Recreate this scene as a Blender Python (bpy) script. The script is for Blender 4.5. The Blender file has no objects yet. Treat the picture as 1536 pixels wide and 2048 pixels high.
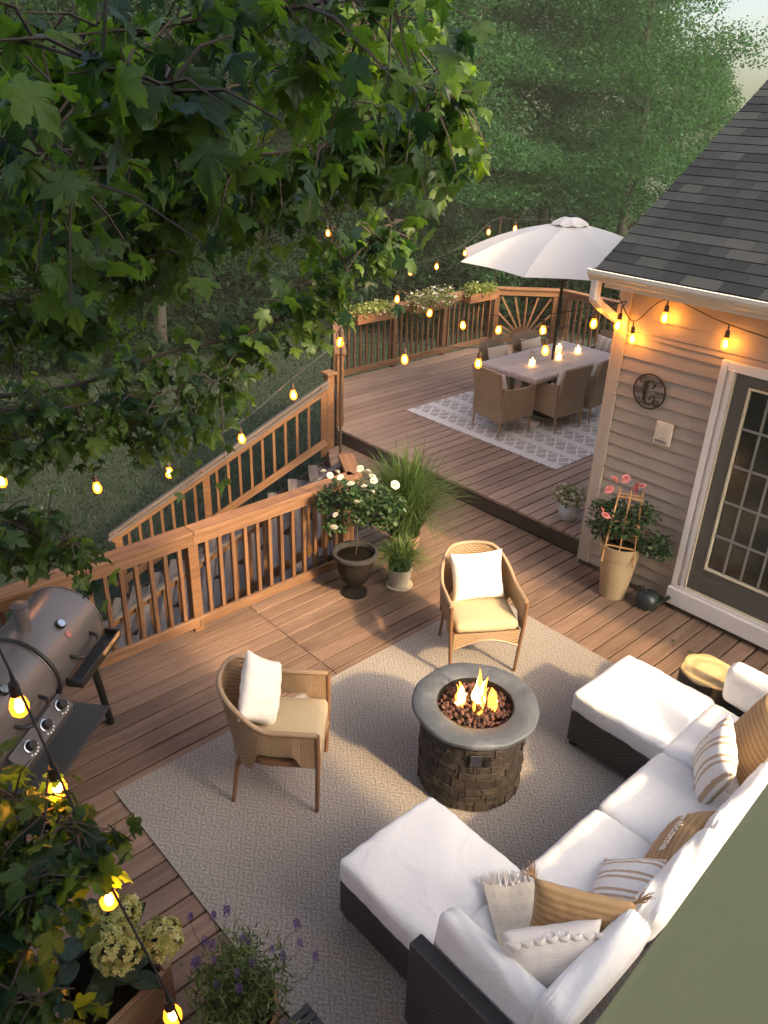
import bpy, bmesh, math, random
import numpy as np
from mathutils import Vector, Matrix

# ------------------------------------------------------------------ camera, sky, sun, exposure
scene = bpy.context.scene
COL = scene.collection
R = math.radians
rng = np.random.default_rng(7)
random.seed(7)

F_PX, CX, CY, CAM_H = 1600.0, 768.0, 1024.0, 4.0
PITCH, ROLL, YAW = 0.474598578, 0.0346003720, -0.818388987
_f = np.array([math.sin(YAW)*math.cos(PITCH), math.cos(YAW)*math.cos(PITCH), -math.sin(PITCH)])
_rt = np.array([math.cos(YAW), -math.sin(YAW), 0.0]); _up = np.cross(_rt, _f)
CAM = np.array([math.cos(ROLL)*_rt+math.sin(ROLL)*_up, -math.sin(ROLL)*_rt+math.cos(ROLL)*_up, _f])
cam_data = bpy.data.cameras.new('camera'); cam = bpy.data.objects.new('camera', cam_data); COL.objects.link(cam)
cam_data.sensor_fit = 'VERTICAL'; cam_data.sensor_height = 36.0; cam_data.lens = 36.0*F_PX/2048.0
cam_data.clip_start = 0.05; cam_data.clip_end = 1000
cm = Matrix.Identity(4)
for i in range(3):
    cm[i][0], cm[i][1], cm[i][2] = CAM[0][i], CAM[1][i], -CAM[2][i]
cm[2][3] = CAM_H
cam.matrix_world = cm
scene.camera = cam

SUN_EL, SUN_AZ = R(34), R(3)            # direction TO the sun, azimuth from +x towards +y
sun_to = Vector((math.cos(SUN_EL)*math.cos(SUN_AZ), math.cos(SUN_EL)*math.sin(SUN_AZ), math.sin(SUN_EL)))
world = bpy.data.worlds.new('World'); scene.world = world; world.use_nodes = True
wn = world.node_tree
sky = wn.nodes.new('ShaderNodeTexSky'); sky.sky_type = 'NISHITA'; sky.sun_disc = False
sky.sun_elevation = SUN_EL; sky.sun_rotation = math.atan2(sun_to.x, sun_to.y)
sky.air_density = .55; sky.dust_density = 6.0; sky.ozone_density = .2
wn.links.new(sky.outputs[0], wn.nodes['Background'].inputs[0])
wn.nodes['Background'].inputs[1].default_value = 0.15
sl = bpy.data.lights.new('sun', 'SUN'); sl.energy = 2.0; sl.angle = R(2.5); sl.color = (1.0, 0.71, 0.36)
so = bpy.data.objects.new('sun', sl); COL.objects.link(so)
so.rotation_euler = sun_to.to_track_quat('Z', 'Y').to_euler(); so.location = (6, 0, 12)

scene.view_settings.view_transform = 'Standard'; scene.view_settings.look = 'None'
scene.view_settings.exposure = 1.78; scene.view_settings.gamma = 1.0
scene.view_settings.use_curve_mapping = False
scene.render.engine = 'CYCLES'
cy = scene.cycles
cy.use_denoising = True; cy.use_adaptive_sampling = True; cy.adaptive_threshold = .025
cy.max_bounces = 6; cy.diffuse_bounces = 3; cy.glossy_bounces = 3; cy.transmission_bounces = 4; cy.transparent_max_bounces = 8
cy.caustics_reflective = False; cy.caustics_refractive = False; cy.sample_clamp_indirect = 6.0

# ------------------------------------------------------------------ pixel -> place
def ray(x, y): return CAM.T @ np.array([(x-CX)/F_PX, -(y-CY)/F_PX, 1.0])
def PZ(x, y, z=0.0):
    d = ray(x, y); t = (z-CAM_H)/d[2]; return Vector((t*d[0], t*d[1], z))
def PD(x, y, r):
    d = ray(x, y); d = d/math.hypot(d[0], d[1])*r; return Vector((d[0], d[1], CAM_H+d[2]))
def PP(x, y, A, B):
    """pixel -> vertical plane through A and B"""
    d = ray(x, y); ab = (B[0]-A[0], B[1]-A[1])
    n = (-ab[1], ab[0]); t = (n[0]*A[0]+n[1]*A[1])/(n[0]*d[0]+n[1]*d[1])
    return Vector((t*d[0], t*d[1], CAM_H+t*d[2]))

# ------------------------------------------------------------------ objects
def tag(o, label=None, cat=None, group=None, kind=None):
    if label: o['label'] = label
    if cat: o['category'] = cat
    if group: o['group'] = group
    if kind: o['kind'] = kind
    return o
def empty(name, loc=(0, 0, 0), rz=0.0, label=None, cat=None, group=None, kind=None, parent=None):
    o = bpy.data.objects.new(name, None); COL.objects.link(o); o.empty_display_size = 0.05
    o.location = loc; o.rotation_euler = (0, 0, rz); o.parent = parent
    return tag(o, label, cat, group, kind)
def mobj(name, me, mat=None, parent=None, loc=None, rot=None, scale=None):
    o = bpy.data.objects.new(name, me); COL.objects.link(o)
    if mat is not None and not me.materials: me.materials.append(mat)
    if parent is not None: o.parent = parent
    if loc is not None: o.location = loc
    if rot is not None: o.rotation_euler = rot
    if scale is not None: o.scale = scale
    return o
def copy_tree(o, parent=None):
    c = o.copy(); COL.objects.link(c); c.parent = parent
    for ch in o.children: copy_tree(ch, c)
    return c

class Mb:
    """collects faces of one mesh"""
    def __init__(s): s.v = []; s.f = []; s.uv = []
    def add(s, vs, fs, uvs=None):
        b = len(s.v); s.v += [tuple(p) for p in vs]
        for i, f in enumerate(fs):
            s.f.append(tuple(b+k for k in f)); s.uv.append(uvs[i] if uvs else None)
        return s
    def box(s, x0, x1, y0, y1, z0, z1):
        v = [(x, y, z) for z in (z0, z1) for y in (y0, y1) for x in (x0, x1)]
        return s.add(v, [(0, 2, 3, 1), (4, 5, 7, 6), (0, 1, 5, 4), (2, 6, 7, 3), (0, 4, 6, 2), (1, 3, 7, 5)])
    def obox(s, c, a, b, d):
        c, a, b, d = Vector(c), Vector(a), Vector(b), Vector(d)
        v = [c+i*a+j*b+k*d for k in (-1, 1) for j in (-1, 1) for i in (-1, 1)]
        return s.add(v, [(0, 2, 3, 1), (4, 5, 7, 6), (0, 1, 5, 4), (2, 6, 7, 3), (0, 4, 6, 2), (1, 3, 7, 5)])
    def beam(s, p0, p1, w, h, up=(0, 0, 1), vert=False):
        """bar from p0 to p1; w across, h along up; vert=True keeps the ends vertical"""
        p0, p1, up = Vector(p0), Vector(p1), Vector(up)
        d = (p1-p0).normalized(); side = d.cross(up)
        side = side.normalized() if side.length > 1e-6 else Vector((1, 0, 0))
        u = Vector((0, 0, 1)) if vert else side.cross(d).normalized()
        v = [p+side*i*w/2+u*j*h/2 for p in (p0, p1) for j in (-1, 1) for i in (-1, 1)]
        return s.add(v, [(0, 1, 3, 2), (4, 6, 7, 5), (0, 4, 5, 1), (2, 3, 7, 6), (0, 2, 6, 4), (1, 5, 7, 3)])
    def tube(s, pts, r, n=8, cap=True, uvs=None):
        pts = [Vector(p) for p in pts]; m = len(pts)
        rs = r if isinstance(r, (list, tuple)) else [r]*m
        vs = []; prev = None
        for i, p in enumerate(pts):
            t = (pts[min(i+1, m-1)]-pts[max(i-1, 0)]).normalized()
            if prev is None:
                a = Vector((0, 0, 1)) if abs(t.z) < 0.9 else Vector((1, 0, 0))
                prev = t.cross(a).normalized()
            else:
                q = prev-t*prev.dot(t); prev = q.normalized() if q.length > 1e-6 else prev
            bn = t.cross(prev)
            vs += [p+(prev*math.cos(2*math.pi*k/n)+bn*math.sin(2*math.pi*k/n))*rs[i] for k in range(n)]
        fs = [(i*n+k, i*n+(k+1) % n, (i+1)*n+(k+1) % n, (i+1)*n+k) for i in range(m-1) for k in range(n)]
        if cap: fs += [tuple(range(n-1, -1, -1)), tuple((m-1)*n+k for k in range(n))]
        return s.add(vs, fs)
    def lathe(s, prof, n=24, c=(0, 0, 0), ax=None):
        vs = []
        for r, z in prof:
            for k in range(n):
                a = 2*math.pi*k/n; p = Vector((r*math.cos(a), r*math.sin(a), z))
                if ax is not None: p = ax @ p
                vs.append(Vector(c)+p)
        m = len(prof)
        fs = [(i*n+k, i*n+(k+1) % n, (i+1)*n+(k+1) % n, (i+1)*n+k) for i in range(m-1) for k in range(n)]
        return s.add(vs, fs)
    def grid(s, fn, nu, nv, cu=False, cv=False, uv=None, flip=False):
        vs = [fn(i/(nu if cu else nu-1), j/(nv if cv else nv-1)) for i in range(nu) for j in range(nv)]
        fs, us = [], []
        for i in range(nu if cu else nu-1):
            for j in range(nv if cv else nv-1):
                i2, j2 = (i+1) % nu, (j+1) % nv
                q = (i*nv+j, i2*nv+j, i2*nv+j2, i*nv+j2)
                t = [(i, j), (i+1, j), (i+1, j+1), (i, j+1)]
                if flip: q = q[::-1]; t = t[::-1]
                fs.append(q)
                us.append([(a/(nu if cu else nu-1)*uv[0], b/(nv if cv else nv-1)*uv[1]) for a, b in t] if uv else None)
        return s.add(vs, fs, us)
    def sheet(s, fn, nu, nv, th, uv=(1, 1)):
        """a curved sheet with thickness th"""
        P = np.array([[fn(i/(nu-1), j/(nv-1)) for j in range(nv)] for i in range(nu)], float)
        du = np.gradient(P, axis=0); dv = np.gradient(P, axis=1)
        N = np.cross(du, dv); N /= np.linalg.norm(N, axis=2, keepdims=True)+1e-9
        A, B = P+N*th/2, P-N*th/2
        s.grid(lambda u, v: A[round(u*(nu-1)), round(v*(nv-1))], nu, nv, uv=uv)
        s.grid(lambda u, v: B[round(u*(nu-1)), round(v*(nv-1))], nu, nv, uv=uv, flip=True)
        ring = [(i, 0) for i in range(nu)]+[(nu-1, j) for j in range(1, nv)]+[(i, nv-1) for i in range(nu-2, -1, -1)]+[(0, j) for j in range(nv-2, 0, -1)]
        vs = [A[i, j] for i, j in ring]+[B[i, j] for i, j in ring]; m = len(ring)
        s.add(vs, [(k, m+k, m+(k+1) % m, (k+1) % m) for k in range(m)])
        return s
    def mesh(s, name, smooth=None, bevel=0.0, seg=1):
        me = bpy.data.meshes.new(name); me.from_pydata(s.v, [], s.f)
        if any(u for u in s.uv):
            ul = me.uv_layers.new(name='UVMap'); flat = []
            for f, u in zip(s.f, s.uv): flat += [c for p in (u or [(0, 0)]*len(f)) for c in p]
            ul.data.foreach_set('uv', flat)
        if bevel > 0:
            bm = bmesh.new(); bm.from_mesh(me)
            es = [e for e in bm.edges if len(e.link_faces) == 2 and e.calc_face_angle(0) > 0.6]
            bmesh.ops.bevel(bm, geom=es, offset=bevel, segments=seg, affect='EDGES', profile=0.6, clamp_overlap=True)
            bm.to_mesh(me); bm.free()
        if smooth is not None:
            me.polygons.foreach_set('use_smooth', [True]*len(me.polygons))
            me.set_sharp_from_angle(angle=R(smooth))
        me.update()
        return me
    def obj(s, name, mat, parent=None, smooth=None, bevel=0.0, seg=1, loc=None, rot=None):
        return mobj(name, s.mesh(name, smooth, bevel, seg), mat, parent, loc, rot)

def plank_obj(name, mat, parent, c, hx, hy, hz, rz=0.0, bevel=0.004, off=None):
    m = Mb().box(-hx, hx, -hy, hy, -hz, hz)
    return m.obj(name, mat, parent, bevel=bevel, loc=c, rot=(0, 0, rz))

def inst_mesh(name, tv, tf, Rm, T, tint=None, smooth=False):
    """one mesh of many small copies: tv template verts, tf faces (same size), Rm (N,3,3), T (N,3)"""
    tv = np.asarray(tv, float); tf = np.asarray(tf, int); N = len(T); k = len(tv)
    V = np.einsum('nij,kj->nki', Rm, tv)+np.asarray(T)[:, None, :]
    Fa = (tf[None]+(np.arange(N)*k)[:, None, None]).reshape(-1, tf.shape[1])
    me = bpy.data.meshes.new(name)
    me.vertices.add(N*k); me.vertices.foreach_set('co', V.reshape(-1).astype(np.float32))
    nl = Fa.size; me.loops.add(nl); me.loops.foreach_set('vertex_index', Fa.reshape(-1).astype(np.int32))
    me.polygons.add(len(Fa)); me.polygons.foreach_set('loop_start', np.arange(0, nl, tf.shape[1], dtype=np.int32))
    me.polygons.foreach_set('loop_total', np.full(len(Fa), tf.shape[1], np.int32))
    if smooth: me.polygons.foreach_set('use_smooth', [True]*len(Fa))
    a = me.attributes.new('tint', 'FLOAT', 'POINT')
    t = rng.random(N) if tint is None else np.asarray(tint)
    a.data.foreach_set('value', np.repeat(t, k).astype(np.float32))
    me.update(calc_edges=True)
    return me
def rot_mats(yaw, pitch, roll):
    cy_, sy_ = np.cos(yaw), np.sin(yaw); cp, sp = np.cos(pitch), np.sin(pitch); cr, sr = np.cos(roll), np.sin(roll)
    o, z = np.ones_like(yaw), np.zeros_like(yaw)
    Rz = np.array([[cy_, -sy_, z], [sy_, cy_, z], [z, z, o]]).transpose(2, 0, 1)
    Rx = np.array([[o, z, z], [z, cp, -sp], [z, sp, cp]]).transpose(2, 0, 1)
    Ry = np.array([[cr, z, sr], [z, o, z], [-sr, z, cr]]).transpose(2, 0, 1)
    return Rz @ Rx @ Ry

# ------------------------------------------------------------------ materials
class NT:
    def __init__(s, name):
        s.mat = bpy.data.materials.new(name); s.mat.use_nodes = True
        s.t = s.mat.node_tree; s.b = s.t.nodes['Principled BSDF']; s.out = s.t.nodes['Material Output']
    def n(s, typ, ins=None, **at):
        nd = s.t.nodes.new('ShaderNode'+typ)
        for k, v in at.items(): setattr(nd, k, v)
        for k, v in (ins or {}).items(): s.set(nd.inputs[k], v)
        return nd
    def set(s, sock, v):
        if isinstance(v, bpy.types.NodeSocket): s.t.links.new(v, sock)
        elif hasattr(v, 'outputs'): s.t.links.new(v.outputs[0], sock)
        else:
            if isinstance(v, (tuple, list)) and sock.type == 'RGBA' and len(v) == 3: v = (*v, 1)
            sock.default_value = v
    def bs(s, **k):
        for a, v in k.items(): s.set(s.b.inputs[a.replace('_', ' ')], v)
        return s
    def coord(s, kind='Object', scale=(1, 1, 1), rand=True, rot=(0, 0, 0)):
        c = s.n('TexCoord').outputs[kind]
        if rand:
            oi = s.n('ObjectInfo'); m = s.n('VectorMath', {0: (37.1, 51.7, 23.3)}, operation='SCALE'); s.set(m.inputs['Scale'], oi.outputs['Random'])
            c = s.n('VectorMath', {0: c, 1: m}, operation='ADD').outputs[0]
        return s.n('Mapping', {'Vector': c, 'Scale': scale, 'Rotation': rot}).outputs[0]
    def noise(s, v, scale=5, detail=4, rough=.55, dist=0):
        return s.n('TexNoise', {'Vector': v, 'Scale': scale, 'Detail': detail, 'Roughness': rough, 'Distortion': dist}).outputs[0]
    def math(s, op, a, b=0.0, c=0.0, clamp=False):
        nd = s.n('Math', operation=op, use_clamp=clamp); s.set(nd.inputs[0], a); s.set(nd.inputs[1], b)
        if op in ('MULTIPLY_ADD', 'SMOOTH_MIN', 'COMPARE'): s.set(nd.inputs[2], c)
        return nd.outputs[0]
    def ramp(s, f, stops):
        nd = s.n('ValToRGB'); s.set(nd.inputs[0], f); e = nd.color_ramp.elements
        while len(e) < len(stops): e.new(0.5)
        for el, (p, c) in zip(e, stops): el.position = p; el.color = (*c, 1) if len(c) == 3 else c
        return nd.outputs[0]
    def mix(s, f, a, b, blend='MIX'):
        nd = s.n('Mix', data_type='RGBA', blend_type=blend); s.set(nd.inputs[0], f); s.set(nd.inputs[6], a); s.set(nd.inputs[7], b)
        return nd.outputs[2]
    def bump(s, h, strength=.3, dist=.01):
        return s.n('Bump', {'Height': h, 'Strength': strength, 'Distance': dist}).outputs[0]
    def hsv(s, col, f, amt=.3):
        """vary brightness of col by factor f (0..1)"""
        v = s.math('MULTIPLY_ADD', f, amt, 1-amt/2)
        return s.mix(1.0, col, s.n('CombineColor', {0: v, 1: v, 2: v}).outputs[0], 'MULTIPLY')
    def rnd(s): return s.n('ObjectInfo').outputs['Random']

def wood(name, dark, mid, light, axis=1, rough=.6, var=.35, wear=None, streak=.5):
    t = NT(name); sc = [22, 22, 22]; sc[axis] = 1.3
    v = t.coord(scale=sc); v2 = t.coord(scale=(2.2, 2.2, 2.2))
    g = t.noise(v, 1.0, 6, .62, .6); blot = t.noise(v2, 1.0, 4, .6)
    col = t.ramp(g, [(.3, dark), (.5, mid), (.72, light)])
    col = t.hsv(col, t.rnd(), var); col = t.hsv(col, blot, .55)
    if wear:
        w = t.math('GREATER_THAN', t.noise(t.coord(scale=(7, 7, 7)), 1.3, 5, .7), .66)
        col = t.mix(t.math('MULTIPLY', w, .55), col, wear)
    fine = t.noise(t.coord(scale=[s*3 for s in sc]), 1.0, 3, .6)
    h = t.math('ADD', t.math('MULTIPLY', g, .7), t.math('MULTIPLY', fine, .3))
    t.bs(Base_Color=col, Roughness=t.math('MULTIPLY_ADD', blot, .25, rough-.12), Normal=t.bump(h, .35, .004))
    return t.mat
def plain(name, col, rough=.6, metal=0.0, var=.12, scale=9, bump=.12, bd=.003, spec=.5):
    t = NT(name); v = t.coord(); nz = t.noise(v, scale, 5, .6)
    t.bs(Base_Color=t.hsv(col, nz, var*2), Roughness=t.math('MULTIPLY_ADD', nz, .2, rough-.1), Metallic=metal, Normal=t.bump(t.noise(v, scale*9, 3), bump, bd))
    t.b.inputs['Specular IOR Level'].default_value = spec
    return t.mat
def fabric(name, col, weave=420, rough=.85, stripe=None, bump=.45, crease=.4):
    t = NT(name); v = t.coord(rand=False); vr = t.coord()
    wv = t.n('TexWave', {'Vector': v, 'Scale': weave/6.3, 'Distortion': 1.2, 'Detail': 2.0}, wave_type='BANDS', bands_direction='X').outputs[1]
    wv2 = t.n('TexWave', {'Vector': v, 'Scale': weave/6.3, 'Distortion': 1.2, 'Detail': 2.0}, wave_type='BANDS', bands_direction='Y').outputs[1]
    big = t.noise(vr, 4.5, 5, .55, 1.2)
    c = col
    if stripe is not None: c = stripe(t, t.n('TexCoord').outputs['UV'])
    c = t.hsv(c, t.noise(vr, 40, 3), .12)
    h = t.math('ADD', t.math('MULTIPLY', t.math('ADD', wv, wv2), .08), t.math('MULTIPLY', big, crease*6))
    t.bs(Base_Color=c, Roughness=rough, Normal=t.bump(h, bump, .012)); t.b.inputs['Specular IOR Level'].default_value = .25
    if 'Sheen Weight' in t.b.inputs: t.b.inputs['Sheen Weight'].default_value = .15
    return t.mat
def wicker(name, dark, light, su=70, sv=90, depth=.8, object_space=False, var=.3):
    """basket weave in UV metres: alternating strands"""
    t = NT(name); uv = t.n('TexCoord').outputs['Object' if object_space else 'UV']
    if object_space:
        sp = t.n('SeparateXYZ', {0: uv}); a = t.math('ADD', sp.outputs[0], sp.outputs[1]); b = sp.outputs[2]
    else:
        sp = t.n('SeparateXYZ', {0: uv}); a, b = sp.outputs[0], sp.outputs[1]
    x = t.math('MULTIPLY', a, su); y = t.math('MULTIPLY', b, sv)
    row = t.math('FLOOR', y); fy = t.math('FRACT', y)
    alt = t.math('MULTIPLY', t.math('MODULO', row, 2.0), .5)
    fx = t.math('FRACT', t.math('ADD', t.math('MULTIPLY', x, .5), alt))
    hy = t.math('SINE', t.math('MULTIPLY', fy, math.pi)); hx = t.math('SINE', t.math('MULTIPLY', fx, math.pi))
    h = t.math('MULTIPLY', hy, t.math('MULTIPLY_ADD', hx, .75, .25))
    vn = t.noise(t.coord(), 6, 4, .6); fnn = t.noise(t.coord(scale=(1, 1, 1)), 90, 2)
    col = t.ramp(t.math('ADD', t.math('MULTIPLY', h, .75), t.math('MULTIPLY', fnn, .35)), [(.12, dark), (.75, light)])
    t.bs(Base_Color=t.hsv(col, vn, var*1.6), Roughness=.55, Normal=t.bump(h, depth, .004))
    return t.mat
def leafmat(name, c0, c1, trans=.35, rough=.45, back=None, obj_random=False):
    t = NT(name)
    f = t.rnd() if obj_random else t.n('Attribute', attribute_name='tint').outputs['Fac']
    nz = t.noise(t.n('TexCoord').outputs['Object'], 14, 3)
    col = t.hsv(t.ramp(f, [(0.0, c0), (1.0, c1)]), nz, .5)
    t.bs(Base_Color=col, Roughness=rough); t.b.inputs['Specular IOR Level'].default_value = .35 if rough < .6 else .08
    tr = t.n('BsdfTranslucent', {'Color': t.mix(1.0, col, back or (1.5, 1.7, .55), 'MULTIPLY')})
    mx = t.n('MixShader', {0: trans, 1: t.b.outputs[0], 2: tr.outputs[0]})
    t.t.links.new(mx.outputs[0], t.out.inputs[0])
    return t.mat
def emit(name, col, strength):
    t = NT(name); e = t.n('Emission', {'Color': (*col, 1), 'Strength': strength}); t.t.links.new(e.outputs[0], t.out.inputs[0]); return t.mat
def glassy(name, col=(1, 1, 1), alpha=.25, rough=.05):
    t = NT(name); tr = t.n('BsdfTransparent', {'Color': (*col, 1)}); g = t.n('BsdfGlossy', {'Roughness': rough})
    f = alpha*.25
    mx = t.n('MixShader', {0: f, 1: tr.outputs[0], 2: g.outputs[0]}); t.t.links.new(mx.outputs[0], t.out.inputs[0]); return t.mat

M = {}
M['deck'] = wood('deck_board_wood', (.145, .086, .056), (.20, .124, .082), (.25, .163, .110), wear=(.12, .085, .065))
M['updeck'] = wood('upper_deck_wood_skylit', (.25, .160, .110), (.325, .215, .152), (.38, .262, .192), wear=(.15, .10, .075))  # same wood as the deck, lightened to stand in for open sky light
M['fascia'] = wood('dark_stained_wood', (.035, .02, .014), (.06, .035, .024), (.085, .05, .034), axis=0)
M['rail'] = wood('railing_wood', (.10, .045, .019), (.165, .078, .033), (.225, .114, .052), axis=2, var=.25)
M['railh'] = wood('railing_cap_wood', (.125, .058, .027), (.195, .098, .046), (.265, .143, .074), axis=0, var=.25)
M['grey_wood'] = wood('weathered_grey_wood', (.09, .072, .061), (.15, .123, .107), (.21, .178, .158), axis=0, var=.3)
M['stump_side'] = wood('bark', (.03, .02, .012), (.07, .045, .03), (.12, .08, .05), axis=2)
M['trellis'] = wood('trellis_wood', (.32, .15, .05), (.48, .25, .09), (.58, .34, .15), axis=2)
M['tabletop'] = wood('grey_washed_table', (.62, .505, .475), (.71, .59, .555), (.76, .66, .625), axis=1, var=.1)
M['fabric'] = fabric('white_cushion_fabric', (.83, .81, .765))
M['cream'] = fabric('cream_pillow_fabric', (.80, .74, .64))
M['offwhite'] = fabric('off_white_fabric', (.74, .68, .60))
M['seat'] = fabric('tan_seat_fabric', (.46, .35, .20), crease=.1)
M['jute'] = fabric('jute_fabric', (.42, .26, .12), weave=260, crease=.2,
                   stripe=lambda t, uv: t.ramp(t.n('TexWave', {'Vector': uv, 'Scale': 9.5, 'Distortion': .8, 'Detail': 2.0}, bands_direction='Y').outputs[1], [(.2, (.34, .205, .09)), (.8, (.45, .285, .135))]))
M['stripe'] = fabric('striped_fabric', (.8, .76, .7),
                     stripe=lambda t, uv: t.ramp(t.n('TexWave', {'Vector': uv, 'Scale': 2.6, 'Distortion': .15}, bands_direction='X', wave_profile='TRI').outputs[1], [(.50, (.80, .77, .72)), (.56, (.50, .36, .24)), (.80, (.50, .36, .24)), (.86, (.80, .77, .72))]))
M['throw'] = fabric('throw_fabric', (.6, .5, .35), weave=200,
                    stripe=lambda t, uv: t.mix(t.math('MULTIPLY', t.math('GREATER_THAN', t.math('FRACT', t.math('MULTIPLY', t.n('SeparateXYZ', {0: uv}).outputs[0], 9)), .5),   .5), (.66, .58, .44), t.mix(t.math('GREATER_THAN', t.math('FRACT', t.math('MULTIPLY', t.n('SeparateXYZ', {0: uv}).outputs[1], 13)), .55), (.62, .55, .43), (.53, .45, .33))))
M['rattan'] = wicker('rattan_weave', (.12, .062, .026), (.41, .268, .142), 50, 75)
M['rattan_pole'] = plain('rattan_pole', (.32, .21, .12), .45, var=.25, scale=30)
M['rattan_leg'] = plain('brown_leg', (.17, .085, .04), .5, var=.2, scale=30)
M['wick_tan'] = wicker('tan_wicker', (.16, .10, .055), (.43, .30, .185), 50, 60, object_space=True)
M['wick_dark'] = wicker('dark_wicker', (.012, .010, .009), (.075, .062, .052), 46, 60, object_space=True, depth=1.0)
M['white'] = plain('white_trim', (.74, .71, .66), .5, var=.06)
M['gutter'] = plain('gutter_metal', (.66, .62, .54), .4, var=.15)
M['siding'] = plain('vinyl_siding', (.36, .305, .248), .55, var=.08, scale=4, bump=.1)
M['corner'] = plain('corner_trim', (.46, .39, .32), .5, var=.06)
M['door'] = plain('storm_door_grey', (.085, .083, .074), .45, var=.1)
M['pane'] = plain('dark_glass', (.012, .014, .012), .12, var=.3, bump=0.0, spec=.8)
M['muntin'] = plain('muntin_grey', (.22, .21, .19), .5)
M['brassy'] = plain('pale_door_lip', (.62, .56, .40), .4)
M['black'] = plain('black_metal', (.012, .011, .010), .42, var=.2)
M['grill'] = plain('grill_enamel', (.20, .178, .165), .33, metal=.55, var=.2, scale=3)
M['grill_panel'] = plain('grill_panel', (.13, .125, .12), .4, metal=.6)
M['grill_shelf'] = plain('grill_shelf', (.05, .052, .055), .45)
M['chrome'] = plain('chrome', (.7, .7, .7), .18, metal=1.0, var=.05)
M['red_badge'] = plain('red_badge', (.34, .13, .11), .5)
M['slate'] = None
t = NT('slate_top'); v = t.coord(); a = t.noise(v, 5, 6, .65, .8); b = t.noise(v, 16, 5, .6, 1.0)
t.bs(Base_Color=t.hsv(t.ramp(a, [(.3, (.055, .064, .074)), (.55, (.088, .098, .110)), (.75, (.13, .134, .136))]), b, .35), Roughness=.55, Normal=t.bump(t.math('ADD', a, t.math('MULTIPLY', b, .5)), .7, .012))
M['slate'] = t.mat
t = NT('ledge_stone'); v = t.coord(); a = t.noise(v, 14, 5, .65, .6)
t.bs(Base_Color=t.hsv(t.hsv(t.ramp(a, [(.3, (.012, .009, .007)), (.55, (.030, .021, .016)), (.78, (.062, .046, .033))]), t.rnd(), .9), t.noise(v, 40, 3), .4), Roughness=.75, Normal=t.bump(a, .9, .02))
M['ledge'] = t.mat
t = NT('lava_rock'); v = t.coord(rand=False); a = t.noise(v, 30, 4)
t.bs(Base_Color=t.hsv(t.ramp(t.n('Attribute', attribute_name='tint').outputs['Fac'], [(0, (.035, .018, .013)), (1, (.15, .062, .042))]), a, .6), Roughness=.9, Normal=t.bump(t.noise(v, 90, 3), .8, .006))
M['lava'] = t.mat
M['flame'] = emit('flame', (1.0, .27, .035), 1.7)
M['flame_core'] = emit('flame_core', (1.0, .55, .15), 5.0)
M['planter'] = plain('beige_resin', (.44, .33, .185), .6, var=.1)
M['urn'] = plain('urn_stone', (.020, .015, .012), .8, var=.35, scale=6, bump=.3, spec=.12)
M['urn_rim'] = plain('urn_rim', (.045, .042, .04), .75, var=.25, spec=.15)
M['soil'] = plain('soil', (.012, .008, .006), .95, var=.5, scale=40, bump=.9, bd=.02, spec=.05)
M['cream_pot'] = plain('cream_pot', (.52, .47, .36), .5, var=.15)
M['white_pot'] = plain('white_glazed_pot', (.56, .57, .57), .3, var=.15)
M['terracotta'] = wood('coco_liner', (.16, .07, .035), (.24, .11, .05), (.33, .17, .085), axis=1)
M['box_wood'] = wood('planter_box_wood', (.20, .12, .065), (.30, .19, .105), (.40, .27, .16), axis=1)
M['green_ledge'] = plain('sage_green_paint', (.42, .365, .14), .6, var=.05, scale=3, bump=.08)
M['glass'] = glassy('clear_glass')
M['wax'] = emit('candle_wax', (1.0, .55, .20), 2.2)
M['candle_fl'] = emit('candle_flame', (1.0, .75, .35), 40.0)
M['bulb'] = emit('bulb_filament', (1.0, .48, .12), 50.0)
t = NT('amber_glass'); tr = t.n('BsdfTransparent', {'Color': (1, .72, .30, 1)}); e = t.n('Emission', {'Color': (1, .25, .018, 1), 'Strength': 1.0})
ad = t.n('AddShader', {0: tr.outputs[0], 1: e.outputs[0]}); t.t.links.new(ad.outputs[0], t.out.inputs[0]); M['amber'] = t.mat
t = NT('umbrella_canvas'); v = t.coord(); nz = t.noise(v, 2.5, 4)
c = t.hsv((.72, .68, .63), nz, .12); t.bs(Base_Color=c, Roughness=.8, Normal=t.bump(nz, .25, .02))
tl = t.n('BsdfTranslucent', {'Color': (.72, .66, .58, 1)}); mx = t.n('MixShader', {0: .25, 1: t.b.outputs[0], 2: tl.outputs[0]}); t.t.links.new(mx.outputs[0], t.out.inputs[0]); M['canvas'] = t.mat
# shingles
t = NT('asphalt_shingle'); v = t.coord(); g = t.noise(v, 160, 2); r = t.rnd()
c = t.ramp(r, [(0, (.012, .0155, .020)), (.5, (.018, .022, .028)), (.82, (.024, .028, .034)), (1, (.036, .040, .044))])
t.bs(Base_Color=t.hsv(t.hsv(c, g, .8), t.noise(v, 5, 3), .3), Roughness=.9, Normal=t.bump(g, .5, .003)); t.b.inputs['Specular IOR Level'].default_value = .15; M['shingle'] = t.mat
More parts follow.
